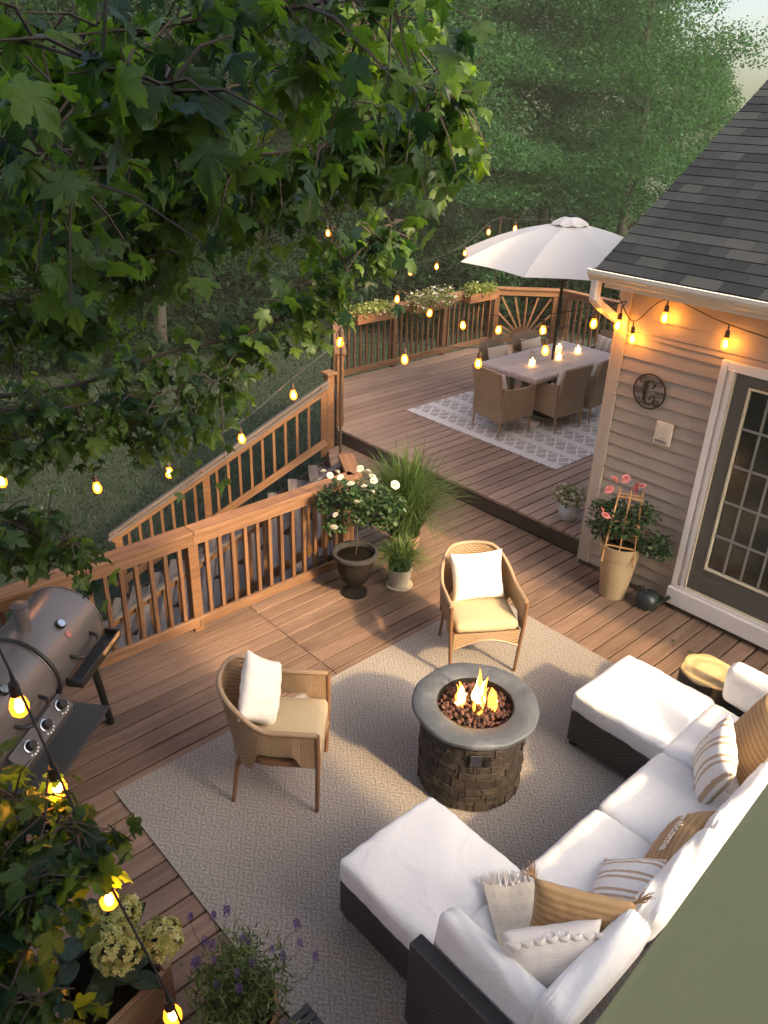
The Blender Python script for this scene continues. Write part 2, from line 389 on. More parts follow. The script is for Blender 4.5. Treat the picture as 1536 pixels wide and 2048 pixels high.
# area rug by the fire pit: heathered beige with small woven lozenges
t = NT('beige_rug'); co = t.n('TexCoord').outputs['Object']; sp = t.n('SeparateXYZ', {0: co})
def tri(t, x): return t.math('PINGPONG', x, .5)
wob = t.math('MULTIPLY', t.noise(co, 55, 3), .014)
u = t.math('ADD', t.math('MULTIPLY', sp.outputs[0], 7.2), t.math('MULTIPLY', wob, 8)); w = t.math('ADD', t.math('MULTIPLY', sp.outputs[1], 9.5), t.math('MULTIPLY', wob, 8))
dia = t.math('ADD', tri(t, u), tri(t, w))                      # 0..1 lozenge distance
rings = t.math('SINE', t.math('MULTIPLY', dia, 21.0))
fine = t.n('TexNoise', {'Vector': t.n('Mapping', {'Vector': co, 'Scale': (150, 80, 1), 'Rotation': (0, 0, .4)}).outputs[0], 'Scale': 1.0, 'Detail': 3.0, 'Roughness': .7}).outputs[0]
big = t.noise(co, 1.4, 3)
pat = t.math('ADD', t.math('MULTIPLY', rings, .04), fine)
col = t.ramp(pat, [(.32, (.13, .108, .092)), (.46, (.255, .222, .192)), (.62, (.42, .375, .325)), (.78, (.58, .53, .465))])
t.bs(Base_Color=t.hsv(col, big, .25), Roughness=.95, Normal=t.bump(pat, .6, .004)); t.b.inputs['Specular IOR Level'].default_value = .15
M['rug'] = t.mat
M['rug_edge'] = fabric('rug_binding', (.36, .31, .25))
# dining rug: bands of lozenges between plain pale bands
t = NT('pale_patterned_rug'); co = t.n('TexCoord').outputs['Object']; sp = t.n('SeparateXYZ', {0: co})
band = t.math('FRACT', t.math('MULTIPLY', sp.outputs[1], 2.55))
inb = t.math('MULTIPLY', t.math('GREATER_THAN', band, .26), t.math('LESS_THAN', band, .94))
u = t.math('MULTIPLY', sp.outputs[0], 6.0); w = t.math('MULTIPLY', band, 1.47)
lo = t.math('ABSOLUTE', t.math('SUBTRACT', t.math('ADD', tri(t, u), tri(t, w)), .5))
line = t.math('LESS_THAN', lo, .09)
inner = t.math('GREATER_THAN', t.math('SINE', t.math('MULTIPLY', t.math('ADD', tri(t, u), tri(t, w)), 26)), .35)
c = t.mix(line, t.mix(t.math('MULTIPLY', inner, .55), (.42, .37, .32), (.64, .60, .55)), (.76, .72, .67))
c = t.mix(inb, (.71, .67, .62), c)
nz = t.noise(co, 60, 3); c = t.hsv(c, nz, .3)
t.bs(Base_Color=c, Roughness=.95, Normal=t.bump(nz, .4, .003)); M['rug2'] = t.mat
# log slice
t = NT('log_slice'); co = t.n('TexCoord').outputs['Object']; ds = t.n('VectorMath', {0: co}, operation='LENGTH').outputs['Value']
rg = t.math('SINE', t.math('ADD', t.math('MULTIPLY', ds, 260), t.math('MULTIPLY', t.noise(co, 6, 3), 9)))
t.bs(Base_Color=t.ramp(t.math('MULTIPLY_ADD', rg, .3, .5), [(.1, (.48, .32, .13)), (.9, (.66, .49, .24))]), Roughness=.6); M['log'] = t.mat
# ground
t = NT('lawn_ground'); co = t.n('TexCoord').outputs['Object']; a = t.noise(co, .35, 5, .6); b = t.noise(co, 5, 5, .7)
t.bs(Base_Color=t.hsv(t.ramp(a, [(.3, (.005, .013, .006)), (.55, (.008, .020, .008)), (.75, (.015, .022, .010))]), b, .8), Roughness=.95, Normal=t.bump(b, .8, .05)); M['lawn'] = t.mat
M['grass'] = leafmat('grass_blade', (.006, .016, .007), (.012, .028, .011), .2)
M['maple'] = leafmat('maple_leaf', (.013, .040, .023), (.115, .195, .036), .52, .40, back=(2.0, 2.1, .5))
M['maple_o'] = leafmat('maple_leaf_single', (.013, .040, .023), (.12, .20, .037), .52, .40, back=(2.0, 2.1, .5), obj_random=True)
M['forest0'] = leafmat('forest_leaf_shaded', (.005, .019, .010), (.017, .046, .020), .36, .85)  # greens lowered to stand in for shade over the left of the wood
M['forest1'] = leafmat('forest_leaf_lit', (.016, .052, .026), (.040, .105, .044), .40, .85)  # lighter copy for the part of the wood in sun and haze
M['shrub'] = leafmat('shrub_leaf', (.003, .010, .005), (.010, .025, .011), .25, .85)
M['bark'] = plain('tree_bark', (.022, .019, .016), .9, var=.4, scale=8, bump=.8, bd=.03)
M['twig'] = plain('twig_bark', (.06, .042, .030), .8, var=.3, scale=20)
M['rose_leaf'] = leafmat('rose_leaf', (.018, .045, .016), (.06, .11, .035), .25)
M['tall_grass'] = leafmat('ornamental_grass', (.03, .07, .016), (.13, .19, .06), .3)
M['pale_leaf'] = leafmat('pale_foliage', (.11, .145, .035), (.30, .33, .11), .35)
M['lav_leaf'] = leafmat('lavender_leaf', (.03, .06, .016), (.13, .18, .045), .3)
M['petal_w'] = leafmat('white_petal', (.62, .58, .46), (.82, .80, .70), .2, back=(1, 1, .9))
M['petal_p'] = leafmat('pink_petal', (.62, .24, .24), (.80, .40, .38), .25, back=(1.1, .9, .9))
M['petal_v'] = leafmat('violet_petal', (.055, .032, .105), (.13, .08, .22), .15, back=(1, 1, 1.2))
M['petal_g'] = leafmat('green_hydrangea_petal', (.32, .38, .10), (.60, .58, .26), .25, back=(1, 1, .8))
M['hyd_leaf'] = leafmat('hydrangea_leaf', (.015, .032, .016), (.04, .07, .03), .2)
M['ornament'] = plain('dark_glazed_ornament', (.014, .022, .022), .35)
M['mat_rib'] = plain('charcoal_rubber', (.03, .033, .036), .7)
M['cable'] = plain('black_cable', (.02, .017, .015), .6)
M['socket'] = plain('lamp_socket', (.045, .025, .015), .5)
M['outlet'] = plain('cream_plastic', (.66, .58, .46), .5, var=.05)
M['iron'] = plain('dark_bronze', (.022, .012, .009), .55)
M['candle_glass'] = glassy('candle_glass', (1, .97, .93), .4)

# ------------------------------------------------------------------ ground
gm = Mb()
def gfn(u, v):
    x, y = -150+u*190, -60+v*250
    d = math.hypot(x, y)
    z = -2.2+0.12*math.sin(x*.13+1)*math.cos(y*.11)-0.012*max(0, d-12)
    return (x, y, z)
gm.grid(gfn, 60, 60, flip=False)
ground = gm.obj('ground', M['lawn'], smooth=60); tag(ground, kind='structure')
def gz(x, y): return -2.2+0.12*math.sin(x*.13+1)*math.cos(y*.11)-0.012*max(0, math.hypot(x, y)-12)

# ------------------------------------------------------------------ decks
ZU, WALL, STEP_Y, HX = 0.19, 6.12, 6.20, -3.68
PITCHB, LINE0 = 0.1476, -2.738
DA, DB = Vector((-7.45, 5.95, 0)), Vector((-5.10, 4.33, 0))      # top edge of the stairs
deck = tag(empty('deck'), kind='structure')
NAILS = []
def bar_obj(name, mat, parent, p0, p1, w, h, bevel=.004, roll=0.0):
    p0, p1 = Vector(p0), Vector(p1); d = p1-p0; L = d.length
    m = Mb().box(-L/2, L/2, -w/2, w/2, -h/2, h/2)
    o = m.obj(name, mat, parent, bevel=bevel, loc=(p0+p1)/2)
    yaw = math.atan2(d.y, d.x); pit = -math.asin(max(-1, min(1, d.z/L)))
    o.rotation_euler = (Matrix.Rotation(yaw, 3, 'Z') @ Matrix.Rotation(pit, 3, 'Y') @ Matrix.Rotation(roll, 3, 'X')).to_euler()
    return o
def board(parent, mat, x, y0, y1, ztop, c0=0.0, c1=0.0, w=.1328, th=.032):
    """deck board along y; c0/c1 shear of the two ends (dy per dx) for cut edges"""
    hw = w/2; ym = (y0+y1)/2; m = Mb()
    v = []
    for z in (-th, 0):
        for (dx, ye, c) in ((-hw, y0, c0), (hw, y0, c0), (-hw, y1, c1), (hw, y1, c1)):
            v.append((dx, ye-ym+c*dx, z))
    m.add(v, [(0, 2, 3, 1), (4, 5, 7, 6), (0, 1, 5, 4), (2, 6, 7, 3), (0, 4, 6, 2), (1, 3, 7, 5)])
    return m.obj('plank', mat, parent, bevel=.0025, loc=(x, ym, ztop+rng.normal(0, .0008)), rot=(0, 0, rng.normal(0, .0006)))
k0 = LINE0-PITCHB/2
sl_d = (DB.y-DA.y)/(DB.x-DA.x)
for k in range(-34, 17):
    x = k0+k*PITCHB
    top_y = STEP_Y-.004 if x < HX+.07 else WALL-.012
    if x > -5.12:
        yj = 3.17 if x > -4.95 else 3.17
        if k % 7 == 3: yj2 = [(-1.2, yj), (yj, top_y)]
        else: yj2 = [(-1.2, yj), (yj, top_y)]
        if x < -4.97: yj2 = [(-1.2, yj), (yj, top_y)]
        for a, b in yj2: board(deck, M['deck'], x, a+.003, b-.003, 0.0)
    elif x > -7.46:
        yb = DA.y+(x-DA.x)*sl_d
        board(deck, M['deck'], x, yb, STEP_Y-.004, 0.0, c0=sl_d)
g5 = np.random.default_rng(5)
for k in range(-17, 17):
    x = k0+k*PITCHB
    for y in np.arange(-.6, 6.1, .41):
        for dx in (-.045, -.012, .03) if g5.random() < .3 else (-.04, .04): NAILS.append((x+dx+g5.normal(0, .005), y+g5.normal(0, .014), .0006))
    for y in (3.145, 3.195):
        for dx in (-.045, -.015, .02, .048): NAILS.append((x+dx, y+g5.normal(0, .004), .0006))
nv_ = [(math.cos(a)*.0048, math.sin(a)*.0048, 0) for a in np.arange(6)*math.pi/3]
no = mobj('nail_heads', inst_mesh('nail_heads', nv_, [tuple(range(6))], np.repeat(np.eye(3)[None], len(NAILS), 0), NAILS), M['iron'], deck); tag(no, kind='stuff')
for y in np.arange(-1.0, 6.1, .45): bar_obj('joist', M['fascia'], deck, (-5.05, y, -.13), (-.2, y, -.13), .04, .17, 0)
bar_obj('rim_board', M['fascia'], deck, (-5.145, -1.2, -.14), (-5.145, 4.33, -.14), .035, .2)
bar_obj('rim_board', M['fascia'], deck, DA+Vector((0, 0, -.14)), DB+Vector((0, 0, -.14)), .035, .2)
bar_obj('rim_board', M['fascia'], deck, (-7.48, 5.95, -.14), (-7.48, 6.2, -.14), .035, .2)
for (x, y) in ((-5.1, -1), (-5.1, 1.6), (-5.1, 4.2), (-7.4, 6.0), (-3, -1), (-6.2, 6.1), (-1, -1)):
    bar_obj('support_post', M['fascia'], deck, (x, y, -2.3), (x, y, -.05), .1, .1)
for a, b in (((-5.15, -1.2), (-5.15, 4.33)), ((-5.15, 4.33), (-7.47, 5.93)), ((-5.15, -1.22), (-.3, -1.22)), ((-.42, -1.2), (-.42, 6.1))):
    bar_obj('underdeck_shade_board', M['fascia'], deck, (*a, -1.25), (*b, -1.25), .02, 2.05)  # added boards shut light out below so the plank gaps stay dark
# upper deck
UP = [(-3.70, 6.2), (-7.55, 6.2), (-9.2, 7.47), (-9.2, 10.97), (-8.33, 11.88), (-3.70, 11.88)]
updeck = tag(empty('upper_deck'), kind='structure')
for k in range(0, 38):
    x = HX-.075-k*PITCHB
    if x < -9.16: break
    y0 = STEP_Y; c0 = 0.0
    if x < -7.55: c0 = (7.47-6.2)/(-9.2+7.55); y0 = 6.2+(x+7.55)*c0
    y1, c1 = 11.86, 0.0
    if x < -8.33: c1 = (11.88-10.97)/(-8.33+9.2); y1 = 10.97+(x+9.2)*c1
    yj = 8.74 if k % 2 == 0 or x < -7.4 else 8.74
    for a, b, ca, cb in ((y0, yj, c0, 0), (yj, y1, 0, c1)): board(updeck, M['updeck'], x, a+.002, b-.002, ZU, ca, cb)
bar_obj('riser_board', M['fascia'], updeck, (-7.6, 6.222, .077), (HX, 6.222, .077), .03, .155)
for a, b in zip(UP[1:5], UP[2:6]): bar_obj('rim_board', M['fascia'], updeck, (a[0], a[1], ZU-.14), (b[0], b[1], ZU-.14), .035, .2)
for a, b in zip(UP[1:5], UP[2:6]): bar_obj('underdeck_shade_board', M['fascia'], updeck, (a[0]*.995-.03, a[1], ZU-1.35), (b[0]*.995-.03, b[1], ZU-1.35), .02, 2.3)  # added boards keep the space under the upper deck dark
for y in np.arange(6.5, 11.8, .5): bar_obj('joist', M['fascia'], updeck, (-9.1 if 7.6 < y < 10.8 else -8.1, y, ZU-.13), (-3.7, y, ZU-.13), .04, .17, 0)
for (x, y) in ((-7.55, 6.3), (-9.1, 7.6), (-9.1, 10.9), (-8.3, 11.8), (-5.5, 11.8)):
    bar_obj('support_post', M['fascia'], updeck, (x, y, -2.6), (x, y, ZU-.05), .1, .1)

# ------------------------------------------------------------------ railings
_bal = {}
def baluster(parent, x, y, z0, z1, w=.034, rz=0.0, tilt=None):
    key = round(z1-z0, 3)
    if key not in _bal:
        _bal[key] = Mb().box(-w/2, w/2, -w/2, w/2, 0, z1-z0).mesh('baluster', bevel=.003)
    o = mobj('baluster', _bal[key], M['rail'], parent, (x, y, z0), (0, 0, rz))
    if tilt: o.rotation_euler = tilt
    return o
def railing(label, A, B, zA, zB, h, inner, posts, step=.123, cap_w=.145, splice=(), double=False, group='deck railings', skip=(), post_down=.1, cap=True):
    A, B = Vector((*A, 0)), Vector((*B, 0)); d = B-A; L = d.length; u = d/L; n = Vector((*inner, 0)).normalized()
    th = tag(empty('deck_railing', (A.x, A.y, zA)), label, 'railing', group)
    def P(s, z, off=0.0): return Vector((u.x*s+n.x*off, u.y*s+n.y*off, (zB-zA)*s/L+z))
    cuts = [0.0]+[c*L for c in splice]+[L]
    rz = math.atan2(u.y, u.x)
    for a, b in zip(cuts, cuts[1:]):
        a2, b2 = a+(.002 if a > 0 else -.03), b-(.002 if b < L else -.03)
        if cap:
            if double:
                bar_obj('handrail', M['grey_wood'], th, P(a2, h-.02, -.035), P(b2, h-.02, -.035), .085, .035)
                bar_obj('handrail', M['grey_wood'], th, P(a2, h-.05, .055), P(b2, h-.05, .055), .045, .035)
            else:
                bar_obj('top_rail', M['railh'], th, P(a2, h-.0175), P(b2, h-.0175), cap_w, .036)
        bar_obj('upper_rail', M['railh'], th, P(a, h-.036-.047, .034), P(b, h-.036-.047, .034), .036, .09)
        bar_obj('lower_rail', M['railh'], th, P(a, .09, .034), P(b, .09, .034), .036, .09)
    for s in posts:
        p = P(s*L, 0)
        bar_obj('post', M['rail'], th, p+Vector((0, 0, -post_down)), p+Vector((0, 0, h-.038)), .088, .088).rotation_euler.rotate_axis('X', rz)
    nb = int(L/step)
    for i in range(nb+1):
        s = (i+.5)*L/(nb+1)
        if any(abs(s-q*L) < .07 for q in posts): continue
        if any(a < s/L < b for a, b in skip): continue
        p = P(s, 0); baluster(th, p.x, p.y, p.z+.03, p.z+h-.04, rz=rz)
    return th
low = railing('orange stained deck railing with wide cap beside the grill', (-5.08, -1.2), (-5.08, 4.33), 0, 0, .95, (1, 0), (.1, .40, .697, .985), splice=(.697,))
e1 = DB+(DA-DB).normalized()*.45
railing('short railing return at the head of the stairs', (-5.08, 4.36), (e1.x, e1.y), 0, 0, .95, (.56, .83), (.98,), splice=())
SD = Vector((-.568, -.823, 0)); SW = (DB-DA).normalized()
SL = 2.79
SA = DA+Vector((.03, -.05, 0)); SB = SA+SD*SL
railing('sloping stair railing along the lawn with weathered grey handrail', (SA.x, SA.y), (SB.x, SB.y), .05, .05-2.0, .86, (SW.x, SW.y), (.01, .55, .97), double=True, step=.15, group='stair railings')
TA = DA+SW*2.40; TB = TA+SD*SL
railing('sloping stair railing on the grill side with weathered grey handrail', (TA.x, TA.y), (TB.x, TB.y), .05, .05-2.0, .86, (-SW.x, -SW.y), (.01, .55, .97), double=True, step=.15, group='stair railings')
# tall end posts where the stairs meet the deck
pst = tag(empty('newel_post', (-7.47, 5.98, 0)), 'capped newel post at the head of the stairs', 'post')
bar_obj('post', M['rail'], pst, (0, 0, -.2), (0, 0, .98), .1, .1); Mb().box(-.075, .075, -.075, .075, .98, 1.015).obj('cap', M['railh'], pst, bevel=.005)
h2 = 1.0
seg = [((-7.60, 6.27), (-9.15, 7.47)), ((-9.15, 7.52), (-9.15, 10.93)), ((-9.11, 10.98), (-8.33, 11.80)), ((-8.28, 11.83), (-3.72, 11.83))]
def inn(a, b):
    m = Vector(((a[0]+b[0])/2, (a[1]+b[1])/2)); d = Vector((b[0]-a[0], b[1]-a[1])).normalized(); n = Vector((-d.y, d.x))
    return n if n.dot(Vector((-6.2, 9.2))-m) > 0 else -n
railing('angled railing of the upper deck beside the stairs', *seg[0], ZU, ZU, h2, inn(*seg[0]), (.02, .98))
railing('long railing of the upper deck carrying three flower boxes', *seg[1], ZU, ZU, h2, inn(*seg[1]), (.0, .33, .66, 1.0), splice=(.5,))
sb = railing('corner railing with sunburst balusters behind the dining table', *seg[2], ZU, ZU, h2, inn(*seg[2]), (.05, .95), skip=((0, 1),))
railing('upper deck railing running behind the parasol towards the house', *seg[3], ZU, ZU, h2, inn(*seg[3]), (.02, .27, .52, .8))
# sunburst: half disc hub at the bottom, rays to the top
a2, b2 = Vector((*seg[2][0], ZU)), Vector((*seg[2][1], ZU)); L2 = (b2-a2).length; u2 = (b2-a2).normalized()
def S(s, z): return Vector((u2.x*s, u2.y*s, z))
hub = Mb(); n2 = Vector((*inn(*seg[2]), 0))*.02; arc = [(L2/2+.23*math.cos(t), .10+.23*math.sin(t)) for t in np.linspace(0, math.pi, 15)]
vs = [S(s, z)+n2 for s, z in arc]+[S(s, z)-n2 for s, z in arc]; k = len(arc)
hub.add(vs, [tuple(range(k)), tuple(range(2*k-1, k-1, -1))]+[(i, k+i, k+i+1, i+1) for i in range(k-1)]); hub.obj('sunburst_hub', M['rail'], sb)
for t in np.linspace(R(14), R(166), 11):
    c, s_ = math.cos(t), math.sin(t)
    r1 = min((.84-.10)/max(s_, .05), (L2/2-.10)/max(abs(c), .05))
    if r1 > .26: bar_obj('baluster', M['railh'], sb, S(L2/2+.22*c, .10+.22*s_), S(L2/2+r1*c, .10+r1*s_), .032, .034)

# ------------------------------------------------------------------ stairs
st = tag(empty('deck_stairs', (0, 0, 0)), 'wide weathered grey wooden stairs descending to the lawn', 'stairs')
RUN, RISE = .262, .188
for i in range(11):
    z = -RISE*(i+1)
    for j in range(2):
        off = RUN*i+.065+j*.135
        p0 = DA+SD*off+SW*.07; p1 = DA+SD*off+SW*2.36
        bar_obj('tread', M['grey_wood'], st, p0+Vector((0, 0, z-.018)), p1+Vector((0, 0, z-.018)), .129, .036)
for w in (.10, 1.2, 2.33):
    a = DA+SW*w; m = Mb(); pts = []
    q0 = a+Vector((0, 0, -.06)); q1 = a+SD*2.9+Vector((0, 0, -.06-2.9*RISE/RUN))
    bar_obj('stringer', M['fascia'], st, q0+Vector((0, 0, -.16)), q1+Vector((0, 0, -.16)), .04, .22)

# ------------------------------------------------------------------ house
house = tag(empty('house', (HX, WALL, 0)), 'taupe vinyl sided house with dark shingle roof and glazed patio door', 'house')
def H(x, y, z): return (x-HX, y-WALL, z)
RS = .62; EY, EZ = 5.76, 2.862; RY = 9.6; RZ = EZ+RS*(RY-EY)
wb = Mb()
prof = [(WALL+.018, -2.2), (2*RY-WALL-.02, -2.2), (2*RY-WALL-.02, 2.74), (RY, RZ-.16), (WALL+.018, 2.74)]
vs = [H(x, y, z) for x in (HX+.012, 3.0) for y, z in prof]
wb.add(vs, [tuple(range(5)), tuple(range(9, 4, -1))]+[(i, 5+i, 5+(i+1) % 5, (i+1) % 5) for i in range(5)])
wall = wb.obj('wall', M['siding'], house)
CH = .1152
def siding(x0, x1, z0, z1):
    L = x1-x0; t = .021
    m = Mb(); v = []
    for x in (-L/2, L/2): v += [(x, .0, 0), (x, -t, 0), (x, -t, .006), (x, -.003, z1-z0-.001), (x, 0, z1-z0-.001)]
    m.add(v, [(4, 3, 2, 1, 0), (5, 6, 7, 8, 9)]+[(i, i+1, 6+i, 5+i) for i in range(4)]+[(4, 0, 5, 9)])
    m.obj('siding_board', M['siding'], wall, loc=H((x0+x1)/2, WALL+.016, z0))
DX0, DX1, DZ0, DZ1 = -2.70, -.72, .075, 2.29
z = .035
while z < 2.72:
    z2 = min(z+CH, 2.725)
    if z >= DZ1: siding(HX+.09, 2.9, z, z2)
    elif z2 > DZ1: siding(HX+.09, 2.9, max(z, DZ1+.002), z2); siding(HX+.09, DX0+.004, z, max(z+.01, DZ1-.002))
    else: siding(HX+.09, DX0+.004, z, z2); siding(DX1-.004, 2.9, z, z2)
    z = z2
ct = Mb(); ct.box(.0122, .094, -.022, .016, .0, 2.72); ct.box(-.022, 0.012, -.022, .10, .0, 2.72); ct.obj('corner_trim', M['corner'], house, bevel=.003)
Mb().box(.0, 6.5, -.03, .012, -.10, .04).obj('base_board', M['fascia'], house, bevel=.003)
# door: white frame, grey storm leaf with lites
fr = Mb()
def dbox(m, x0, x1, z0, z1, y0, y1): m.box(*[c for p in zip(H(x0, WALL+y0, z0), H(x1, WALL+y1, z1)) for c in p])
dbox(fr, DX0, DX0+.055, DZ0, DZ1, -.045, .015); dbox(fr, DX0+.055, DX0+.085, DZ0+.1, DZ1-.06, -.028, .015); dbox(fr, DX0+.085, DX0+.125, DZ0+.1, DZ1-.06, -.05, .015)
dbox(fr, DX1-.09, DX1, DZ0, DZ1, -.045, .015); dbox(fr, DX0+.055, DX1-.09, DZ1-.075, DZ1, -.043, .015)
dbox(fr, DX0-.01, DX1+.01, DZ0-.02, DZ0+.14, -.075, .015); dbox(fr, DX0+.05, DX1-.05, DZ0+.14, DZ0+.175, -.055, .015)
door_frame = fr.obj('door_frame', M['white'], house, bevel=.004)
lips = Mb(); dbox(lips, DX0+.126, DX0+.134, DZ0+.18, DZ1-.085, -.052, .01); dbox(lips, DX0+.126, DX1-.1, DZ0+.176, DZ0+.186, -.05, .01); lips.obj('door_lip', M['brassy'], door_frame)
def leaf(x0, x1):
    z0, z1 = DZ0+.187, DZ1-.08; gx0, gx1, gz0, gz1 = x0+.115, x1-.115, .50, 2.125
    m = Mb(); dbox(m, x0, gx0, z0, z1, -.03, .012); dbox(m, gx1, x1, z0, z1, -.03, .012); dbox(m, gx0, gx1, z0, gz0, -.03, .012); dbox(m, gx0, gx1, gz1, z1, -.03, .012)
    d = m.obj('door', M['door'], house, bevel=.003)
    m = Mb(); dbox(m, gx0, gx0+.016, gz0, gz1, -.04, .0); dbox(m, gx1-.016, gx1, gz0, gz1, -.04, .0); dbox(m, gx0+.016, gx1-.016, gz0, gz0+.016, -.04, 0); dbox(m, gx0+.016, gx1-.016, gz1-.016, gz1, -.04, 0)
    m.obj('glazing_bead', M['brassy'], d, bevel=.002)
    nx, nz_ = 4, 5; cw = (gx1-gx0-.032)/nx; chh = (gz1-gz0-.032)/nz_
    for i in range(nx):
        for j in range(nz_):
            m = Mb(); dbox(m, gx0+.016+i*cw+.009, gx0+.016+(i+1)*cw-.009, gz0+.016+j*chh+.009, gz0+.016+(j+1)*chh-.009, -.012, -.006); m.obj('pane', M['pane'], d)
    for i in range(1, nx): m = Mb(); dbox(m, gx0+.016+i*cw-.0095, gx0+.016+i*cw+.0095, gz0+.016, gz1-.016, -.02, -.004); m.obj('muntin', M['muntin'], d)
    for j in range(1, nz_): m = Mb(); dbox(m, gx0+.016, gx1-.016, gz0+.016+j*chh-.0095, gz0+.016+j*chh+.0095, -.022, -.003); m.obj('muntin', M['muntin'], d)
mid = (DX0+DX1)/2
leaf(DX0+.136, mid+.0); leaf(mid+.006, DX1-.092)
# roof
rf = Mb(); th = .09
for sgn in (1, -1):
    y0 = EY if sgn > 0 else 2*RY-EY
    a = [(y0, EZ-.012), (RY, RZ-.012), (RY, RZ-th-.02), (y0, EZ-th)]
    vs = [H(x, y, z) for x in (-3.735, 3.1) for y, z in a]
    rf.add(vs, [(0, 1, 2, 3), (7, 6, 5, 4)]+[(i, 4+i, 4+(i+1) % 4, (i+1) % 4) for i in range(4)])
roof = rf.obj('roof', M['shingle'], house)
ang = math.atan(RS); EXP = .116; SLn = (RY-EY)/math.cos(ang)
m = Mb(); e2 = EXP+.04
m.add([(0, 0, 0), (1, 0, 0), (1, e2, 0), (0, e2, 0), (0, 0, .011), (1, 0, .011), (1, e2, .003), (0, e2, .003)], [(3, 2, 1, 0), (4, 5, 6, 7), (0, 1, 5, 4), (2, 3, 7, 6), (1, 2, 6, 5), (3, 0, 4, 7)])
sh_me = m.mesh('shingle')
ns = 0
for r_ in range(int(SLn/EXP)):
    s = r_*EXP-.012; x = -3.742; xe = -2.12
    while x < xe and ns < 299:
        w = rng.choice([.15, .18, .22, .25, .30])
        if x == -3.742: w = rng.uniform(.10, .30)
        y = EY+s*math.cos(ang); zz = EZ+s*math.sin(ang)
        o = mobj('shingle', sh_me, M['shingle'], roof, H(x, y, zz-.011+.0015*rng.random()), (ang, 0, 0), (w-.003, 1, 1)); ns += 1
        x += w
# fascia, soffit, gutter, downspout
Mb().box(*[c for p in zip(H(-3.70, 5.842, 2.70), H(3.0, 5.87, 2.845)) for c in p]).obj('fascia_board', M['white'], house)
Mb().box(*[c for p in zip(H(-3.70, 5.87, 2.70), H(3.0, WALL-.002, 2.715)) for c in p]).obj('soffit', M['white'], house)
gp = [(5.84, 2.842), (5.838, 2.75), (5.775, 2.748), (5.755, 2.765), (5.742, 2.79), (5.722, 2.800), (5.715, 2.815), (5.715, 2.842), (5.726, 2.845)]
g = Mb(); g.sheet(lambda u, v: H(-3.80+u*6.8, *gp[round(v*(len(gp)-1))]), 2, len(gp), .003)
g.add([H(-3.80, y, z) for y, z in gp], [tuple(range(len(gp)))])
gut = g.obj('gutter', M['gutter'], house)
Mb().grid(lambda u, v: Vector(H(-3.79+u*6.7, 5.73+v*.105, 2.800+.010*math.sin(u*170)*math.sin(v*9+u*50))), 120, 5).obj('gutter_grit', M['soil'], gut, smooth=60)
ds = Mb()
def rect_path(m, pts, w, h):
    pts = [Vector(p) for p in pts]
    for a, b in zip(pts, pts[1:]):
        dd = (b-a).normalized(); m.beam(a-dd*.012, b+dd*.012, w, h, up=(1, 0, 0) if abs(dd.z) > .9 else (0, 0, 1))
rect_path(ds, [H(-3.735, 5.78, 2.75), H(-3.735, 5.78, 2.61), H(-3.735, 5.86, 2.55), H(-3.735, 6.06, 2.44), H(-3.725, 6.60, 2.16)], .085, .06)
rect_path(ds, [H(-3.725, 6.66, 2.16), H(-3.725, 6.68, .25)], .06, .08)
ds.obj('downspout', M['gutter'], house, bevel=.008)

# unseen house wing behind the camera, added to keep sun off the left
Mb().box(*[c for p in zip(H(1.25, -9, -2.2), H(6.0, 2.78, 9.5)) for c in p]).obj('unseen_shade_wing', M['siding'], house)
# monogram sign
sg = tag(empty('monogram_sign', (-3.271, WALL-.012, 1.87)), 'round dark metal monogram sign with a script C on the siding', 'sign')
def arcp(cx, cz, r0, r1, t0, t1, n=18): return [(cx+(r0+(r1-r0)*i/(n-1))*math.cos(R(t0+(t1-t0)*i/(n-1))), -.006, cz+(r0+(r1-r0)*i/(n-1))*math.sin(R(t0+(t1-t0)*i/(n-1)))) for i in range(n)]
Mb().tube(arcp(0, 0, .148, .148, 0, 360, 40), .0075, 8).obj('ring', M['iron'], sg, smooth=60)
c_ = Mb(); c_.tube(arcp(.01, .045, .012, .072, -60, 200, 22), .0075, 6)
c_.tube([(-.058, -.006, .02), (-.05, -.006, -.03), (-.045, -.006, -.06), (-.02, -.006, -.105), (.02, -.006, -.11), (.05, -.006, -.085), (.06, -.006, -.05), (.045, -.006, -.025), (.02, -.006, -.035), (.012, -.006, -.07)], .008, 6)
c_.tube([(.03, -.006, .085), (.0, -.006, .10), (-.035, -.006, .06), (-.03, -.006, -.02), (-.035, -.006, -.08), (-.015, -.006, -.115)], .010, 6)
c_.obj('letter_c', M['iron'], sg, smooth=60)
for (x, z, a) in ((-.085, .085, 40), (.085, .075, 150), (-.085, -.085, 320), (.088, -.085, 220)): Mb().tube(arcp(x, z, .006, .036, a, a+420, 26), .0045, 6).obj('scroll', M['iron'], sg, smooth=60)
for z in (.012, -.006, -.024):
    Mb().tube([(-.145, -.006, z), (-.06, -.006, z)], .004, 6).obj('bar', M['iron'], sg); Mb().tube([(.05, -.006, z), (.145, -.006, z)], .004, 6).obj('bar', M['iron'], sg)
# wall box
wbx = tag(empty('wall_box', (-3.065, WALL-.012, 1.553)), 'cream plastic utility box with a slotted lower edge on the siding', 'wall box')
Mb().box(-.077, .077, -.03, .0, -.10, .10).obj('cover', M['outlet'], wbx, bevel=.008, seg=2)
Mb().box(-.058, .05, -.036, -.029, -.035, .08).obj('panel', M['outlet'], wbx, bevel=.004)
for i in range(6): Mb().box(-.055+i*.018, -.042+i*.018, -.033, -.029, -.082, -.055).obj('slot', M['muntin'], wbx)

